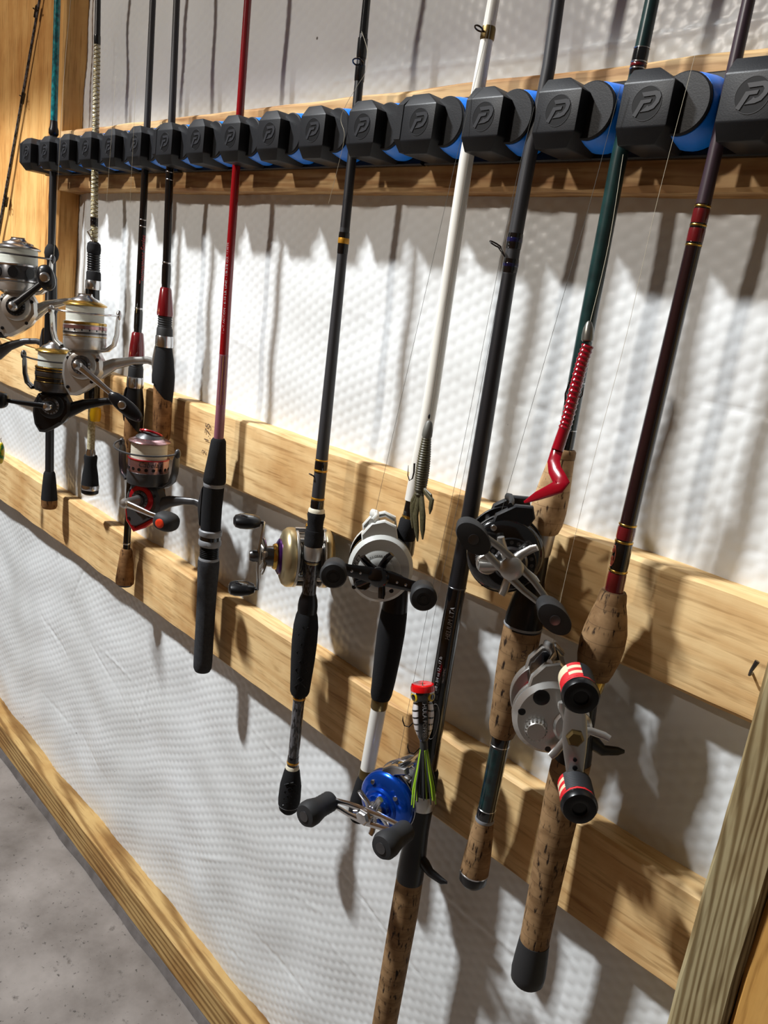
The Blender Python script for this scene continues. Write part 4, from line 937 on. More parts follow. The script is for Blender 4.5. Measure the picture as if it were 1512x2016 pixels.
def baitcaster(label, rod, py, deg, c):
    """local x away from rod, y handle side, z up the rod"""
    m = 0.001; d = c.get('d', 26)*m; R = c.get('R', 28)*m; W = c.get('W', 17)*m
    e = empty('baitcasting_reel', None, label, 'fishing reel', M=reel_frame(rod, py, deg))
    rr = rod.r(py, c.get('seat', 18))
    mb = MB(); mb.prism([(-.03, 0), (.03, 0), (.027, .003), (.01, .006), (-.01, .006), (-.027, .003)], -.007, .007, fr((rr-.002, 0, 0), (0, 0, 1), (1, 0, 0), (0, 1, 0)), bev=.0008); mb.build('reel_foot', M_DSTEEL, e)
    o = (d, 0, 0)
    def outl(sc=1.0):
        pts = []
        for i in range(44):
            a = 2*math.pi*i/44; q = R*sc; x, z = math.cos(a), math.sin(a)
            s_ = 1.0+c.get('nose', 0.0)*max(0, math.sin(a-0.15))**3
            pts.append((x*q, z*q*s_*c.get('tall', 1.06)))
        return pts
    def ring2(y0, y1, mm, name, sc=1.0, bev=.003):
        b = MB()
        if c.get('round') and name in ('side_plate', 'palm_plate'):
            sg = 1 if y0 > 0 else -1; a, t = (y0, y1-y0) if sg > 0 else (y1, y0-y1)
            b.lathe([(R*.6, a), (R*.985, a), (R, a+.06*t), (R, a+.42*t), (R*.985, a+.55*t), (R*.90, a+.80*t), (R*.72, a+.97*t), (R*.6, a+t), (R*.2, a+t)], 52, fr(o, (1, 0, 0), (0, 0, -1), (0, 1, 0)))
        else: b.prism(outl(sc), -y1, -y0, xz(o), bev=bev)
        return b.build(name, mm, e)
    # palm side, frame plates, handle side
    ring2(-W-.010, -W+.001, c.get('palm', c['plate']), 'palm_plate', bev=.0045)
    ring2(-W+.001, -W+.0035, c['frame'], 'frame_plate', 1.0, .0006)
    ring2(W-.0035, W-.0005, c['frame'], 'frame_plate', 1.0, .0006)
    sp = ring2(W-.0005, W+c.get('pt', 9)*m, c['plate'], 'side_plate', bev=c.get('pb', 4)*m)
    for ang in (0.9, 2.2, 3.75, 4.6):
        b = MB(); b.tube([(d+R*.88*math.cos(ang), -W, R*.9*math.sin(ang)), (d+R*.88*math.cos(ang), W, R*.9*math.sin(ang))], .0026, 10); b.build('cross_bar', c['frame'], e)
    b = MB(); b.box((d+R*.2, 0, -R*.86), (.016, 2*W, .007)); b.build('thumb_bar', c.get('thumb', M_BLACK2), e)
    # spool
    T = fr(o, (1, 0, 0), (0, 0, -1), (0, 1, 0))
    b = MB(); b.lathe([(.004, -W+.004), (R*.68, -W+.004), (R*.7, -W+.0055), (R*.5, -W+.008), (R*.5, W-.008), (R*.7, W-.0055), (R*.68, W-.004), (.004, W-.004)], 36, T); b.build('spool', c.get('spool', M_DSTEEL), e)
    b = MB(); b.lathe([(R*.51, -W+.0085), (R*.6, -W+.009), (R*.6, W-.009), (R*.51, W-.0085)], 36, T, cap=(False, False)); b.build('wound_line', c.get('line', M_LINED), e)
    # level wind and hood
    b = MB(); b.tube([(d-R*.1, -W, R*.98), (d-R*.1, W, R*.98)], .0028, 10); b.build('level_wind_screw', M_STEEL, e)
    b = MB(); b.box((d-R*.1, .002, R*.98), (.007, .008, .010)); b.torus(.003, .0011, fr((d-R*.05, .002, R*1.16), (1, 0, 0), (0, 1, 0), (0, 0, 1)), 16, 6); b.build('line_guide', c.get('lg', M_GOLD), e)
    hd = c.get('hood')
    if hd:
        for y0, y1 in ((-W-.006, -W+.001), (W-.002, W+.005)):
            b = MB(); b.prism([(x*m, z*m) for x, z in hd['side']], -y1, -y0, xz(o), bev=.0012); b.build('nose_cheek', hd['m'], e)
        (x0, z0), (x1, z1), th = hd['bar']
        b = MB(); b.tube([(d+x0*m, -W-.003, z0*m), (d+x1*m, -W*.5, z1*m), (d+x1*m, W*.5, z1*m), (d+x0*m, W+.003, z0*m)], th*m, 12, sq=(1, .6)); b.build('nose_bridge', hd['m'], e)
        if hd.get('fill'):
            b = MB(); b.prism([((x-(0.4 if x > 0 else -0.4))*m*.92, z*m*.95) for x, z in hd['side']], -W+.001, W-.001, xz(o), bev=.001); b.build('nose_cavity', M_GLOSS, e)
    # side plate dressing
    hubx, hubz = c.get('hub', (-2, -4)); H = V((d+hubx*m, 0, hubz*m)); pt = W+c.get('pt', 9)*m
    TH = fr(H, (1, 0, 0), (0, 0, -1), (0, 1, 0))
    for (r0, r1, y0, y1, mm, nm) in c.get('bosses', ()):
        b = MB(); b.lathe([(r0*m, pt+y0*m), (r0*m*.99, pt+(y0+y1)*.5*m), (r1*m, pt+y1*m), (r1*m*.6, pt+y1*m)], 40, TH); b.build(nm, mm, e)
    for (x, z, r_, h, mm, nm, kind) in c.get('dress', ()):
        b = MB(); TD = fr((d+x*m, pt-.0015, z*m), (1, 0, 0), (0, 0, -1), (0, 1, 0))
        b.lathe([(r_*m, 0), (r_*m, h*m*.8), (r_*.86*m, h*m), (r_*.3*m, h*m)], 24, TD)
        if kind == 'slot': b.box((d+x*m, pt-.0015+h*m, z*m), (r_*1.7*m, .0022, r_*.4*m), None)
        if kind == 'knurl':
            for i in range(18): a = i*math.pi/9; b.box((d+x*m+r_*m*math.cos(a), pt-.0015+h*m*.5, z*m+r_*m*math.sin(a)), (.0012, h*m*.8, .0012))
        b.build(nm, mm, e)
    # star drag
    ys = pt+c.get('star_y', 7)*m; st = c['star']; na = st.get('n', 5)
    b = MB(); b.lathe([(6*m, pt-.001), (6*m, ys+.003), (4.5*m, ys+.004)], 24, TH)
    for i in range(na):
        a = st.get('a0', 0.3)+2*math.pi*i/na; L_ = st.get('L', 21)*m; ca, sa = math.cos(a), math.sin(a); t = V((-sa, 0, ca))
        D = V((ca, 0, sa)); q = H+V((0, ys, 0))
        b.tube([q+D*.004, q+D*(L_*.5)+V((0, -.001, 0)), q+D*(L_*.85)+V((0, .0015, 0))+t*(.0015), q+D*L_+V((0, .003, 0))+t*.003], [.0032, .0026, .0026, .0022], 10, sq=(1.3, .7), upv=t)
    b.build('star_drag', st['m'], e)
    # handle
    hn = c['handle']; yh = pt+hn.get('y', 14)*m; a = math.radians(hn['deg']); D = V((math.cos(a), 0, math.sin(a))); N = V((-D.z, 0, D.x)); L1, L2 = hn['L'][0]*m, hn['L'][1]*m
    off = V((0, hn.get('rise', 3)*m, 0)); q = H+V((0, yh, 0))
    b = MB()
    if hn.get('style') == 'slot':
        for sg, L_ in ((1, L1), (-1, L2)):
            for s2 in (-1, 1):
                b.tube([q+N*(s2*6.0*m), q+D*(sg*L_*.45)+N*(s2*5.4*m)+off*.5, q+D*(sg*L_*.85)+N*(s2*3.0*m)+off, q+D*(sg*L_)+off], [3.4*m, 2.8*m, 2.6*m, 3.2*m], 10, sq=(.6, 1.0), upv=(0, 1, 0))
        b.lathe([(8.5*m, yh-.002), (8.5*m, yh+.002), (7*m, yh+.0032)], 28, TH)
    else:
        w0, w1 = hn.get('w', (5.5, 4.0)); th = hn.get('t', 1.6)*m
        for sg, L_ in ((1, L1), (-1, L2)):
            b.tube([q, q+D*(sg*L_*.3)+off*.2, q+D*(sg*L_*.7)+off*.8, q+D*(sg*L_)+off], [w0*m, w0*.9*m, w1*m, w1*m], 12, sq=(th/(w0*m), 1.0), upv=(0, 1, 0))
    hb = b.build('handle', hn['m'], e)
    for f_, r_, mm in hn.get('holes', ()):
        L_ = L1 if f_ > 0 else L2; p_ = q+D*(f_*L_)+off*min(1, abs(f_)*1.0); b = MB(); b.lathe([(r_*m, 0), (r_*m, hn.get('t', 1.6)*m+.0003), (r_*.7*m, hn.get('t', 1.6)*m+.0005)], 14, fr(p_, (1, 0, 0), (0, 0, -1), (0, 1, 0))); b.build('handle_hole', mm, hb)
    b = MB(); nut = hn.get('nut', (6, 5, M_STEEL)); b.lathe([(nut[0]*m, yh), (nut[0]*m, yh+nut[1]*m*.6), (nut[0]*.75*m, yh+nut[1]*m), (nut[0]*.25*m, yh+nut[1]*m*1.05)], nut[3] if len(nut) > 3 else 26, TH); b.build('handle_nut', nut[2], e)
    kn = c['knob']
    for sg, L_ in ((1, L1), (-1, L2)):
        p_ = q+D*(sg*L_)+off; TK = fr(p_, D, (-N), (0, 1, 0)) if kn.get('orient') else fr(p_, (1, 0, 0), (0, 0, -1), (0, 1, 0))
        b = MB(); b.lathe([(r_*m, h*m) for r_, h in kn['prof']], 30, TK, sq=kn.get('sq', (1, 1))); kb = b.build('handle_knob', kn['m'], e)
        for nm, mm, prof in kn.get('extra', ()):
            b = MB(); b.lathe([(r_*m, h*m) for r_, h in prof], 28, TK, sq=kn.get('sq2', (1, 1))); b.build(nm, mm, kb)
        if kn.get('wrap'):
            h0, h1, rw, nr = kn['wrap']
            arcs = {'red': MB(), 'cream': MB(), 'black': MB()}
            for i in range(nr):
                hh = h0+(h1-h0)*(i+.5)/nr; rt = (h1-h0)/nr*.55
                seg = [(0, 2.5, 'black'), (2.5, 3.3, 'cream' if i % 4 > 1 else 'red'), (3.3, 4.3, 'red' if i > nr*.45 else 'cream'), (4.3, 5.0, 'cream' if i < nr*.7 else 'red'), (5.0, 2*math.pi, 'black')]
                if i == nr-1: seg = [(0, 2*math.pi-.01, 'red')]
                for s0, s1, cn in seg: arcs[cn].torus(rw*m, rt*m, TK @ Matrix.Rotation(kn.get('wa', 0)+(1.0 if sg < 0 else 0), 4, 'Z') @ Matrix.Translation((0, 0, hh*m)), 14, 6, s0, s1)
            for cn, mm in (('red', M_REDT), ('cream', M_CREAMT), ('black', M_BLKT)): arcs[cn].build('cord_wrap', mm, kb)
    return e, pt, d

# champagne reel behind the black and gold rod
baitcaster('champagne gold baitcasting reel with flat dark paddle knobs', rods[6], 1112, 150, dict(
    d=27, R=33, W=17, round=True, tall=1.0, plate=M_CHAMP, palm=M_CHAMP, frame=M_SATIN, spool=M_SATIN, pt=14, pb=6, hub=(0, 0), seat=14,
    bosses=((20, 16, -.5, 4, M_PURPLE, 'accent_ring'), (14.5, 13, 4, 8, M_GOLD, 'accent_ring'), (11.5, 10, 7, 17, M_DSTEEL, 'drag_barrel')),
    star=dict(m=M_SATIN, n=5, L=21, a0=1.4), star_y=17, handle=dict(m=M_SATIN, deg=95, L=(39, 39), y=24, rise=-3, w=(4.6, 4.2), t=2.0, nut=(7, 9, M_DSTEEL)),
    knob=dict(m=M_BLACK2, prof=[(3, 0), (3.5, 3), (9, 4.5), (13, 10), (14, 17), (13.6, 25), (11, 30), (6, 32), (2, 32)], sq=(0.55, 0.92), orient=True,
              extra=(('knob_pad', M_GLOSS, [(8.8, 7), (12.4, 12), (13.2, 19), (12.4, 25), (8, 28)]),), sq2=(.62, .84))))
# white reel
e7, pt7, d7 = baitcaster('white baitcasting reel with black handle and matt grey round knobs', rods[7], 1112, 226, dict(
    d=20, R=30.5, W=15, plate=M_WHITEP, palm=M_WHITEP, frame=M_GLOSS, spool=M_GLOSS, pt=9, pb=3.5, hub=(1, -2), seat=18, tall=1.08,
    hood=dict(m=M_WHITEP, side=[(20, 20), (22, 30), (14, 42), (2, 46), (-9, 42), (-13, 28), (-10, 18)], bar=((14, 42), (10, 44), 4.5), fill=True),
    bosses=((21, 19.5, -1, .8, M_WHITEP, 'raised_ring'), (14, 11, 0, 2.0, M_WHITEP, 'gear_boss')),
    dress=((15, -13, 8.5, 5, M_GLOSS, 'cast_control_knob', 'slot'), (22, -20, 2.2, 1.8, M_BLACK2, 'screw', ''), (-13, -19, 2.2, 1.8, M_BLACK2, 'screw', '')),
    star=dict(m=M_GLOSS, n=5, L=23, a0=1.85), star_y=6, handle=dict(m=M_GLOSS, deg=7, L=(41, 41), y=14, rise=4, w=(8, 5.6), t=1.4, nut=(9.5, 4, M_GLOSS), holes=((.42, 1.1, M_STEEL), (.62, 1.3, M_STEEL), (-.42, 1.1, M_STEEL), (-.62, 1.3, M_STEEL))),
    knob=dict(m=M_RUBBER, prof=[(4, 0), (9.5, 1.5), (10.6, 4), (10.6, 14), (12, 19), (12, 24), (10.5, 26), (6, 26.6), (5.6, 26.0), (3.6, 26.0), (3.2, 26.6), (1, 26.6)])))
for t, x, z, s, rot in (('7:1 GEAR RATIO', 3, 13.2, 0.0031, None), ('IKE7', 22.5, 5.5, 0.0062, 62)):
    vs, fs = text_pts(t, s, 0, .1); mb = MB(); out = []
    for a, b, _ in vs:
        if rot is None: g = math.pi/2+a/0.0155; rad = .0155+b; P = V((d7+.001-rad*math.cos(math.pi-g), pt7+.0013, -.002+rad*math.sin(g)))
        else: th = math.radians(rot); P = V((d7+x*.001-(a*math.cos(th)-b*math.sin(th)), pt7+.0002, z*.001+(a*math.sin(th)+b*math.cos(th))))
        out.append(P)
    mb.add(out, fs); mb.build('lettering', M_TXTK, e7, smooth=False)
# blue reel
baitcaster('blue anodised baitcasting reel with long silver handle and ribbed black knobs', rods[8], 1592, 188, dict(
    d=29, R=31, W=13, round=True, plate=M_BLUEM, palm=M_BLUEM, frame=M_STEEL, spool=M_STEEL, pt=11, pb=4, hub=(2, -3), seat=23, tall=1.04,
    hood=dict(m=M_STEEL, side=[(12, 20), (10, 32), (0, 40), (-16, 44), (-18, 38), (-6, 32), (2, 18)], bar=((-8, 42), (-10, 43), 3.2)),
    bosses=((19, 17, -1, 2.2, M_BLUEM, 'raised_ring'), (14.5, 13, 0, 7, M_BLUEM, 'gear_boss'), (9, 7.5, 6, 12, M_STEEL, 'drag_barrel')),
    dress=((-14, 14, 2.4, 3, M_STEEL, 'screw', ''), (14, 18, 2.4, 3, M_STEEL, 'screw', '')),
    star=dict(m=M_STEEL, n=5, L=22, a0=1.9), star_y=12, handle=dict(m=M_STEEL, style='slot', deg=-10, L=(46, 46), y=23, rise=-2, nut=(8, 6, M_STEEL, 6)),
    knob=dict(m=M_RUBBER, prof=[(4, -2), (9.4, -1), (10.2, 1), (9.7, 3), (10.2, 5), (9.7, 7), (10.2, 9), (9.7, 11), (10.2, 13), (10, 15), (11.2, 20), (12.6, 26), (12.6, 32), (10.4, 36), (5.6, 37)],
              extra=(('knob_cap', M_DSTEEL, [(5.4, 36.4), (5.2, 37.5), (1.2, 37.6)]),))))
# black and pewter round reel
e9, pt9, d9 = baitcaster('black round baitcasting reel with pewter slotted handle', rods[9], 1092, 222, dict(
    d=28, R=31, W=14, round=True, plate=M_GLOSS, palm=M_BLACK2, frame=M_BLACK2, spool=M_DSTEEL, pt=8, pb=3, hub=(-4, -4), seat=22, tall=1.08,
    hood=dict(m=M_BLACK, side=[(16, 22), (14, 32), (0, 42), (-14, 43), (-17, 34), (-12, 22)], bar=((4, 40), (2, 42), 3.4), fill=False),
    bosses=((21, 20, -1, 1.5, M_BLACK2, 'raised_ring'), (14, 12, 0, 4, M_DSTEEL, 'gear_boss')),
    dress=((14, -7, 9, 6.5, M_SATIN, 'cast_control_knob', 'slot'), (14, 22, 2.6, 2.6, M_STEEL, 'screw', '')),
    star=dict(m=M_SATIN, n=5, L=25, a0=2.2), star_y=6, handle=dict(m=mat('pewter', (158, 155, 150), 0.3, metal=0.85), style='slot', deg=36, L=(44, 44), y=14, rise=4, nut=(9.5, 4, M_SATIN)),
    knob=dict(m=M_RUBBER, prof=[(5, -1), (9, 1), (10, 6), (9.4, 14), (10.6, 20), (10, 24), (5, 25)], sq=(1.5, .95), orient=True, extra=(('knob_pin', M_DSTEEL, [(4.2, 24), (4, 25.6), (1, 25.8)]),))))
for i in range(11):
    a = -0.2+i*0.33; b = MB(); H = V((d9-.004, pt9+.0008, -.004)); p_ = H+V((17*.001*math.cos(a), 0, 17*.001*math.sin(a))); b.lathe([(.0016, 0), (.0016, .0009), (.0008, .001)], 10, fr(p_, (1, 0, 0), (0, 0, -1), (0, 1, 0))); b.build('drag_dot', M_DSTEEL, e9)
vs, fs = text_pts('TOURNAMENT', .0034, 0, 0); rt = .0235
mb = MB(); mb.add([(d9+(rt-b_)*math.cos(g), pt9+.0002, (rt-b_)*math.sin(g)) for a_, b_, _ in vs for g in [0.05+a_*1.25/rt]], fs); mb.build('lettering', M_TXT, e9, smooth=False)
# silver reel with cord wrapped knobs
e10, pt10, d10 = baitcaster('silver baitcasting reel with red, cream and black cord-wrapped knobs', rods[10], 1402, 220, dict(
    d=28.5, R=29.5, W=15, plate=M_SILVP, palm=M_SILVP, frame=M_SATIN, spool=M_REDM, pt=9, pb=4, hub=(-17, -2), seat=22, tall=1.04,
    hood=dict(m=M_SILVP, side=[(22, 18), (21, 30), (13, 42), (2, 46), (-6, 40), (-6, 22)], bar=((10, 43), (6, 45), 4.0), fill=True),
    bosses=((15, 13, -1, 2.6, M_SILVP, 'gear_boss'),),
    dress=((10, -9, 8, 8, M_SATIN, 'cast_control_knob', 'knurl'), (11, 17, 6.5, 2.2, M_BLACK2, 'release_button', ''), (23, 2, 3, 1.9, M_BLACK2, 'screw', ''), (-3, -25, 2.4, 1.9, M_BLACK2, 'screw', '')),
    star=dict(m=M_SILVP, n=3, L=27, a0=3.0), star_y=6, handle=dict(m=M_SILVP, deg=78, L=(49, 39), y=15, rise=3, w=(9.5, 6.5), t=1.5, nut=(7, 4.5, M_BRASS, 6), holes=((-.45, 1.6, M_BLACK2), (-.62, 1.9, M_BLACK2), (-.76, 1.7, M_BLACK2), (.5, 1.5, M_DSTEEL), (.72, 1.5, M_DSTEEL))),
    knob=dict(m=M_BLACK2, prof=[(4, -4), (9, -3), (10.2, -1), (10.6, 22), (12.4, 22.5), (13.4, 24.5), (13.4, 27.5), (12, 30.3), (8.2, 31.3), (5.4, 30.4), (5.0, 28.6), (1, 28.6)], wrap=(-2.0, 22, 11.6, 11), wa=2.2)))

# ------------------------------------------------------------------ lures
def frame_cam(P):
    d = CAM-P; d.z = 0; d.normalize(); return fr(P, d, V((0, 0, 1)).cross(d), (0, 0, 1))
# popper lure with skirt
YP = -0.083; P0 = at(832, 1345, YP); P1 = at(834, 1458, YP); axz = (P0-P1).normalized()
d_ = CAM-P1; d_ = (d_-axz*d_.dot(axz)).normalized(); FP = fr(P1, d_, axz.cross(d_), axz); LP = (P0-P1).length
lure = empty('popper_lure', None, 'striped popper lure with red face, yellow eyes and skirt', 'fishing lure', M=FP)
m = bpy.data.materials.new('striped_lure_paint'); m.use_nodes = True; nt = m.node_tree; n = nt.nodes; L = nt.links; b = n['Principled BSDF']
b.inputs['Roughness'].default_value = 0.15; b.inputs['Coat Weight'].default_value = 0.7
tc = n.new('ShaderNodeTexCoord'); sx = n.new('ShaderNodeSeparateXYZ'); L.new(tc.outputs['Object'], sx.inputs[0])
def math_(op, a, b_=None, c_=None):
    q = n.new('ShaderNodeMath'); q.operation = op
    for i, x in enumerate((a, b_, c_)):
        if x is None: continue
        if isinstance(x, (int, float)): q.inputs[i].default_value = x
        else: L.new(x, q.inputs[i])
    return q.outputs[0]
ay = math_('ABSOLUTE', sx.outputs['Y'])
back = math_('SMOOTH_MIN', 1.0, math_('MULTIPLY', math_('SUBTRACT', 0.0060, ay), 500.0), 0.1)
back = math_('MULTIPLY', math_('MAXIMUM', back, 0.0), math_('GREATER_THAN', sx.outputs['X'], 0.0))
tzp = math_('ADD', sx.outputs['Z'], math_('MULTIPLY', ay, 0.35))
bar = math_('LESS_THAN', math_('PINGPONG', tzp, 0.0032), 0.0008)
bar = math_('MULTIPLY', bar, math_('LESS_THAN', ay, 0.0098)); bar = math_('MULTIPLY', bar, math_('LESS_THAN', sx.outputs['Z'], LP*0.70))
head = math_('MULTIPLY', math_('GREATER_THAN', sx.outputs['Z'], LP*0.71), math_('MULTIPLY', math_('LESS_THAN', ay, 0.0060), math_('GREATER_THAN', sx.outputs['X'], 0.0)))
tail = math_('LESS_THAN', sx.outputs['Z'], LP*0.12)
dk = math_('MINIMUM', math_('ADD', math_('ADD', back, bar), math_('ADD', head, tail)), 1.0)
mr = n.new('ShaderNodeMixRGB'); L.new(dk, mr.inputs[0]); mr.inputs[1].default_value = lin((214, 208, 208)); mr.inputs[2].default_value = lin((10, 10, 12)); L.new(mr.outputs[0], b.inputs['Base Color'])
mb = MB(); q = .001
mb.lathe([(3.2*q, 0), (5.2*q, LP*.06), (8.3*q, LP*.22), (9.9*q, LP*.42), (9.8*q, LP*.56), (8.7*q, LP*.67), (8.3*q, LP*.70), (9.6*q, LP*.77), (10.8*q, LP*.85), (10.9*q, LP*.89)], 32)
mb.build('lure_body', m, lure)
mb = MB(); mb.lathe([(10.95*q, LP*.885), (10.9*q, LP*.93), (10*q, LP*.985), (8*q, LP*1.0), (3*q, LP*.975)], 32); mb.build('red_face', mat('red_lure_paint', (214, 14, 20), 0.18, coat=0.6), lure)
mb = MB(); mb.tube([(.0, 0, LP*.96), (.003, 0, LP*1.03), (.0045, 0, LP*1.035), (.006, 0, LP*.98)], .0006, 6); mb.build('line_eye', M_STEEL, lure)
for sg in (-1, 1):
    g = sg*0.88; nrm = V((math.cos(g), math.sin(g), 0)); c = nrm*(10.0*q)+V((0, 0, LP*.80)); t = V((-math.sin(g), math.cos(g), 0))
    mb = MB(); mb.lathe([(4.2*q, -.0008), (4.2*q, .0004), (2.6*q, .0009)], 20, fr(c, t, (0, 0, 1), nrm)); ey = mb.build('eye', mat('yellow_eye_paint', (206, 176, 30), 0.2, coat=0.5), lure)
    mb = MB(); mb.lathe([(2.7*q, .0006), (2.5*q, .0012), (1.2*q, .0014)], 18, fr(c, t, (0, 0, 1), nrm)); mb.build('pupil', M_GLOSS, ey)
vs, fs = text_pts('.HULA POPPER', .0052)
mb = MB(); out = []
for x, y, z in vs:
    zz = LP*.40-x*1.0; rr = np.interp(zz/LP, [0, .06, .22, .42, .56, .68], [3.2, 5.2, 8.3, 9.9, 9.8, 8.9])*q+.0002; g = 0.12+y/rr; out.append((rr*math.cos(g), rr*math.sin(g), zz))
mb.add(out, fs); mb.build('lettering', M_TXT, lure, smooth=False)
mb = MB(); mb.lathe([(3.4*q, -.009), (3.6*q, -.006), (3.5*q, .0005)], 16); mb.build('skirt_collar', M_SKIRT, lure)
rnd = random.Random(5)
for i in range(20):
    a = rnd.uniform(-2.2, 2.2); s_ = rnd.uniform(.002, .0095); Ls = rnd.uniform(.038, .05); c0 = V((3.2*q*math.cos(a), 3.2*q*math.sin(a), -.008)); dd = V((math.cos(a), math.sin(a), 0))
    lime = i in (1, 3, 5, 6, 9, 11, 12, 15); Ls = Ls+.004 if lime else Ls
    mb = MB(); mb.tube([c0, c0+dd*s_*.35+V((0, 0, -Ls*.35)), c0+dd*s_*.8+V((0, 0, -Ls*.7)), c0+dd*s_+V((0, 0, -Ls))], [.0010, .0016, .0016, .0012], 6, sq=(1, .6)); mb.build('skirt_strand', M_LIME if lime else M_SKIRT, lure)
for base, sg in (((.004, -.004, LP*.45), -1), ((.002, 0, -.002), -1)):
    mb = MB(); p = V(base); mb.tube([p, p+V((-.004, sg*.004, -.006)), p+V((-.004, sg*.009, -.011)), p+V((-.004, sg*.013, -.010)), p+V((-.004, sg*.0145, -.005)), p+V((-.004, sg*.0142, -.001))], [.0006]*5+[.0002], 6); mb.build('hook', M_HOOK, lure)
# red worm
def pxpath(pts, Y): return [at(x, y, Y+dy) for x, y, dy in pts]
YW = -0.079
pts = pxpath([(1157, 682, 0), (1147, 710, 0), (1139, 740, 0), (1131, 772, 0), (1122, 806, 0), (1114, 836, 0), (1105, 862, -.001), (1097, 886, -.003), (1090, 908, -.007), (1092, 925, -.011), (1101, 942, -.014), (1107, 951, -.015), (1100, 958, -.017), (1080, 967, -.018), (1056, 977, -.018), (1032, 989, -.018)], YW)
wo = pts[0].copy(); worm = empty('soft_plastic_worm', wo, 'translucent red curl-tail worm rigged on a hook over the green rod', 'fishing lure')
mb = MB(); mb.tube([p-wo for p in pts[:8]], [.0040, .0043, .0043, .0042, .0042, .0042, .0044, .0046], 14); mb.build('worm_body', M_WORM, worm)
mb = MB(); mb.tube([p-wo for p in pts[6:]], [.0044, .0045, .0048, .0052, .0056, .0056, .0052, .0044, .0034, .0010], 12, sq=(.28, 1.0), upv=(.3, -1, .2)); mb.build('curl_tail', M_WORM, worm)
for i in range(17):
    t = i/16*5.2; k = int(t); p = pts[k].lerp(pts[k+1], t-k); dr = (pts[k+1]-pts[k]).normalized()
    mb = MB(); mb.torus(.0036, .0013, fr(p-wo, dr.orthogonal().normalized(), dr.cross(dr.orthogonal().normalized()), dr), 16, 6); mb.build('worm_ring', M_WORM, worm)
hp = pxpath([(1142, 690, .001), (1130, 730, .002), (1113, 775, .002), (1112, 800, .003), (1125, 795, .004), (1138, 788, .004), (1146, 778, .003), (1149, 762, .002)], YW); 
mb = MB(); mb.tube([p-wo for p in hp], [.0006]*7+[.0002], 6); mb.build('hook', M_HOOK, worm)
P0 = at(1160, 632, YW); P1 = at(1156, 672, YW)
bw = empty('bullet_weight', P1, 'shiny lead bullet weight above the red worm', 'fishing weight'); hh = (P0-P1)
mb = MB(); T = fr((0, 0, 0), hh.normalized().orthogonal().normalized(), hh.normalized().cross(hh.normalized().orthogonal().normalized()), hh.normalized()); Lh = hh.length
mb.lathe([(3.6*q, 0), (4.3*q, Lh*.05), (4.3*q, Lh*.3), (3.6*q, Lh*.65), (2.0*q, Lh*.93), (1.0*q, Lh)], 22, T); mb.build('weight_body', M_LEAD, bw)
mb = MB(); mb.lathe([(3.4*q, -.0006), (3.4*q, .0005)], 18, T); mb.build('weight_skirt', M_GLOSS, bw)
# creature bait
YB = -0.078; A0 = at(843, 828, YB); A1 = at(840, 862, YB); B1 = at(826, 975, YB)
cr = empty('creature_bait', A1, 'dark olive ribbed creature bait hanging before the white rod', 'fishing lure')
mb = MB(); mb.lathe([(3.9*q, 0), (4.6*q, .002), (4.4*q, .007), (3.2*q, .013), (1.5*q, (A0-A1).length)], 20, fr((0, 0, 0), (1, 0, 0), (0, 1, 0), (0, 0, 1))); mb.build('nose_weight', M_LEADP, cr)
mb = MB(); mb.ell(tuple(at(845, 820, YB)-A1), (.0011, .0011, .0024), 8, 6); mb.build('line_bead', M_BLACK2, cr)
mb = MB(); N = 48; ptsb = []; rad = []
for i in range(N+1):
    t = i/N; p = A1.lerp(B1, t)-A1; ptsb.append(p); rad.append((4.0+2.0*math.sin(min(1, t*1.15)*2.4))*q*(1+0.05*(1 if i % 2 else -1))*(1 if t < .93 else .8))
mb.tube(ptsb, rad, 16); mb.build('ribbed_body', M_CRAW, cr)
for tip, r0, mid in (((812, 1040), 2.6, (812, 1000)), ((822, 1066), 3.0, (818, 1015)), ((832, 1062), 3.0, (832, 1015)), ((846, 1012), 2.6, (850, 985)), ((851, 990), 1.5, (848, 975)), ((808, 1010), 1.8, (812, 985))):
    a = at(828, 955, YB)-A1; bmid = at(mid[0], mid[1], YB-.003)-A1; cpt = at(tip[0], tip[1], YB-.002)-A1
    mb = MB(); mb.tube([a, a.lerp(bmid, .6), bmid, bmid.lerp(cpt, .6), cpt], [r0*.8*q, r0*q, r0*1.1*q, r0*.9*q, r0*.25*q], 10, sq=(1, .6)); mb.build('flapping_leg', M_CRAW, cr)
hp = pxpath([(816, 912, .004), (815, 930, .004), (812, 942, .004), (806, 946, .003), (803, 936, .002), (804, 916, .001)], YB)
mb = MB(); mb.tube([p-A1 for p in hp], [.0009, .0008, .0007, .0006, .0005, .0002], 6); mb.build('hook', M_HOOK, cr)
# lure at the left edge, yellow float behind the reels
P = at(2, 892, -0.09); lu = empty('crankbait', P, 'yellow and green crankbait just inside the left edge', 'fishing lure')
mb = MB(); mb.ell((0, 0, 0), (.006, .006, .020), 16, 12); mb.build('lure_body', mat('yellow_green_lure', (214, 186, 30), 0.2, coat=0.6, noise=(70, 0.05), c2=(40, 120, 36)), lu)
mb = MB(); mb.tube([(0, 0, .019), (.002, -.002, .026), (.006, -.002, .028)], .0005, 6); mb.build('hook', M_HOOK, lu)
P = rods[2].P(815)+V((.003, .004, 0)); fl = empty('yellow_float', P, 'small yellow float tucked behind the braided rod', 'fishing float')
mb = MB(); mb.lathe([(2*q, -.012), (8*q, -.010), (9*q, 0), (8*q, .010), (2*q, .012)], 18); mb.build('float_body', M_YEL, fl)

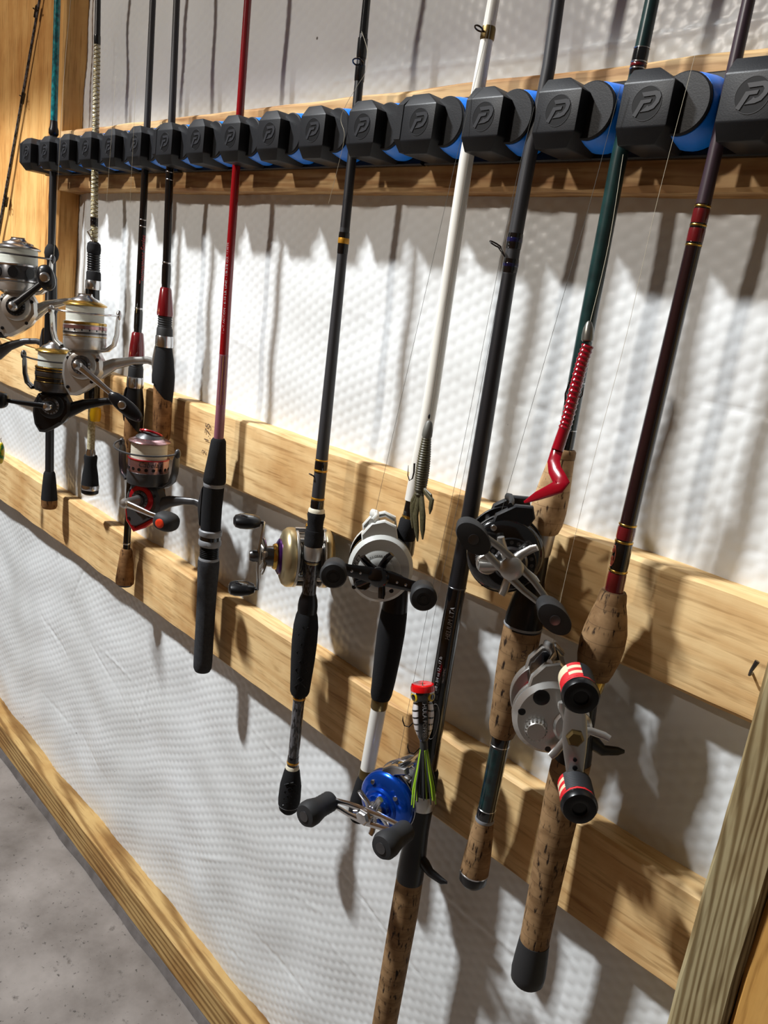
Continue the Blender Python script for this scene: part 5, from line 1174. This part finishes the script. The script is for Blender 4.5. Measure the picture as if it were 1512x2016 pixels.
# ------------------------------------------------------------------ fishing lines
def line(label, pts, m=M_LINED, r=.00017):
    P = [at(x, y, Y) for x, y, Y in pts]; o = P[-1]; mb = MB(); dense = []
    for i in range(len(P)-1):
        a = P[max(i-1, 0)]; b = P[i]; c = P[i+1]; d = P[min(i+2, len(P)-1)]
        for k in range(6):
            t = k/6; dense.append(0.5*((2*b)+(c-a)*t+(2*a-5*b+4*c-d)*t*t+(3*b-a-3*c+d)*t**3))
    dense.append(P[-1]); mb.tube([p-o for p in dense], r, 5); ob = mb.build('fishing_line', m); ob.location = o; tag(ob, label, 'fishing line')
line('thin dark line rising from the white reel', [(960, 60, -.066), (905, 285, -.078), (871, 430, -.078), (741, 1000, -.076), (737, 1034, -.076)])
line('line running down the white rod to the olive bait', [(968, 40, -.066), (922, 322, -.0645), (880, 590, -.066), (846, 818, -.078)], r=.0002)
line('thin line rising from the black round reel', [(1222, 170, -.078), (1159, 409, -.077), (1104, 600, -.077), (984, 1018, -.075)])
line('line running down the green rod to the bullet weight', [(1227, 304, -.062), (1198, 483, -.070), (1162, 634, -.079)], M_LINEL, .00022)
line('long pale line rising from the cord-knobbed silver reel', [(1368, 110, -.079), (1293, 400, -.079), (1233, 662, -.078), (1165, 920, -.077), (1106, 1170, -.075), (1085, 1296, -.072)], M_LINEL, .00014)
line('thin line rising from the blue reel past the popper', [(1052, 210, -.077), (1007, 400, -.077), (912, 876, -.078), (841, 1206, -.078), (783, 1503, -.078)])
line('line tied to the face of the popper lure', [(1048, 250, -.076), (1012, 420, -.077), (925, 876, -.079), (855, 1212, -.082), (833, 1342, -.083)])
line('loose curl of line beside the gold-ringed rod', [(712, 62, -.062), (723, 100, -.064), (720, 140, -.066), (704, 168, -.07), (682, 205, -.075), (671, 235, -.077), (678, 268, -.077), (665, 330, -.077), (647, 400, -.074)], M_LINEL, .00018)
line('pale line beside the teal rod', [(139, 0, -.066), (126, 150, -.074), (116, 320, -.076), (106, 505, -.07)], M_LINEL, .00025)
line('short pale line crossing the rack left of the twin rods', [(228, 150, -.07), (220, 262, -.077), (210, 395, -.07)], M_LINEL, .0002)
line('short pale line crossing the rack before the first red-grip rod', [(268, 150, -.07), (263, 262, -.077), (256, 400, -.07)], M_LINEL, .0002)
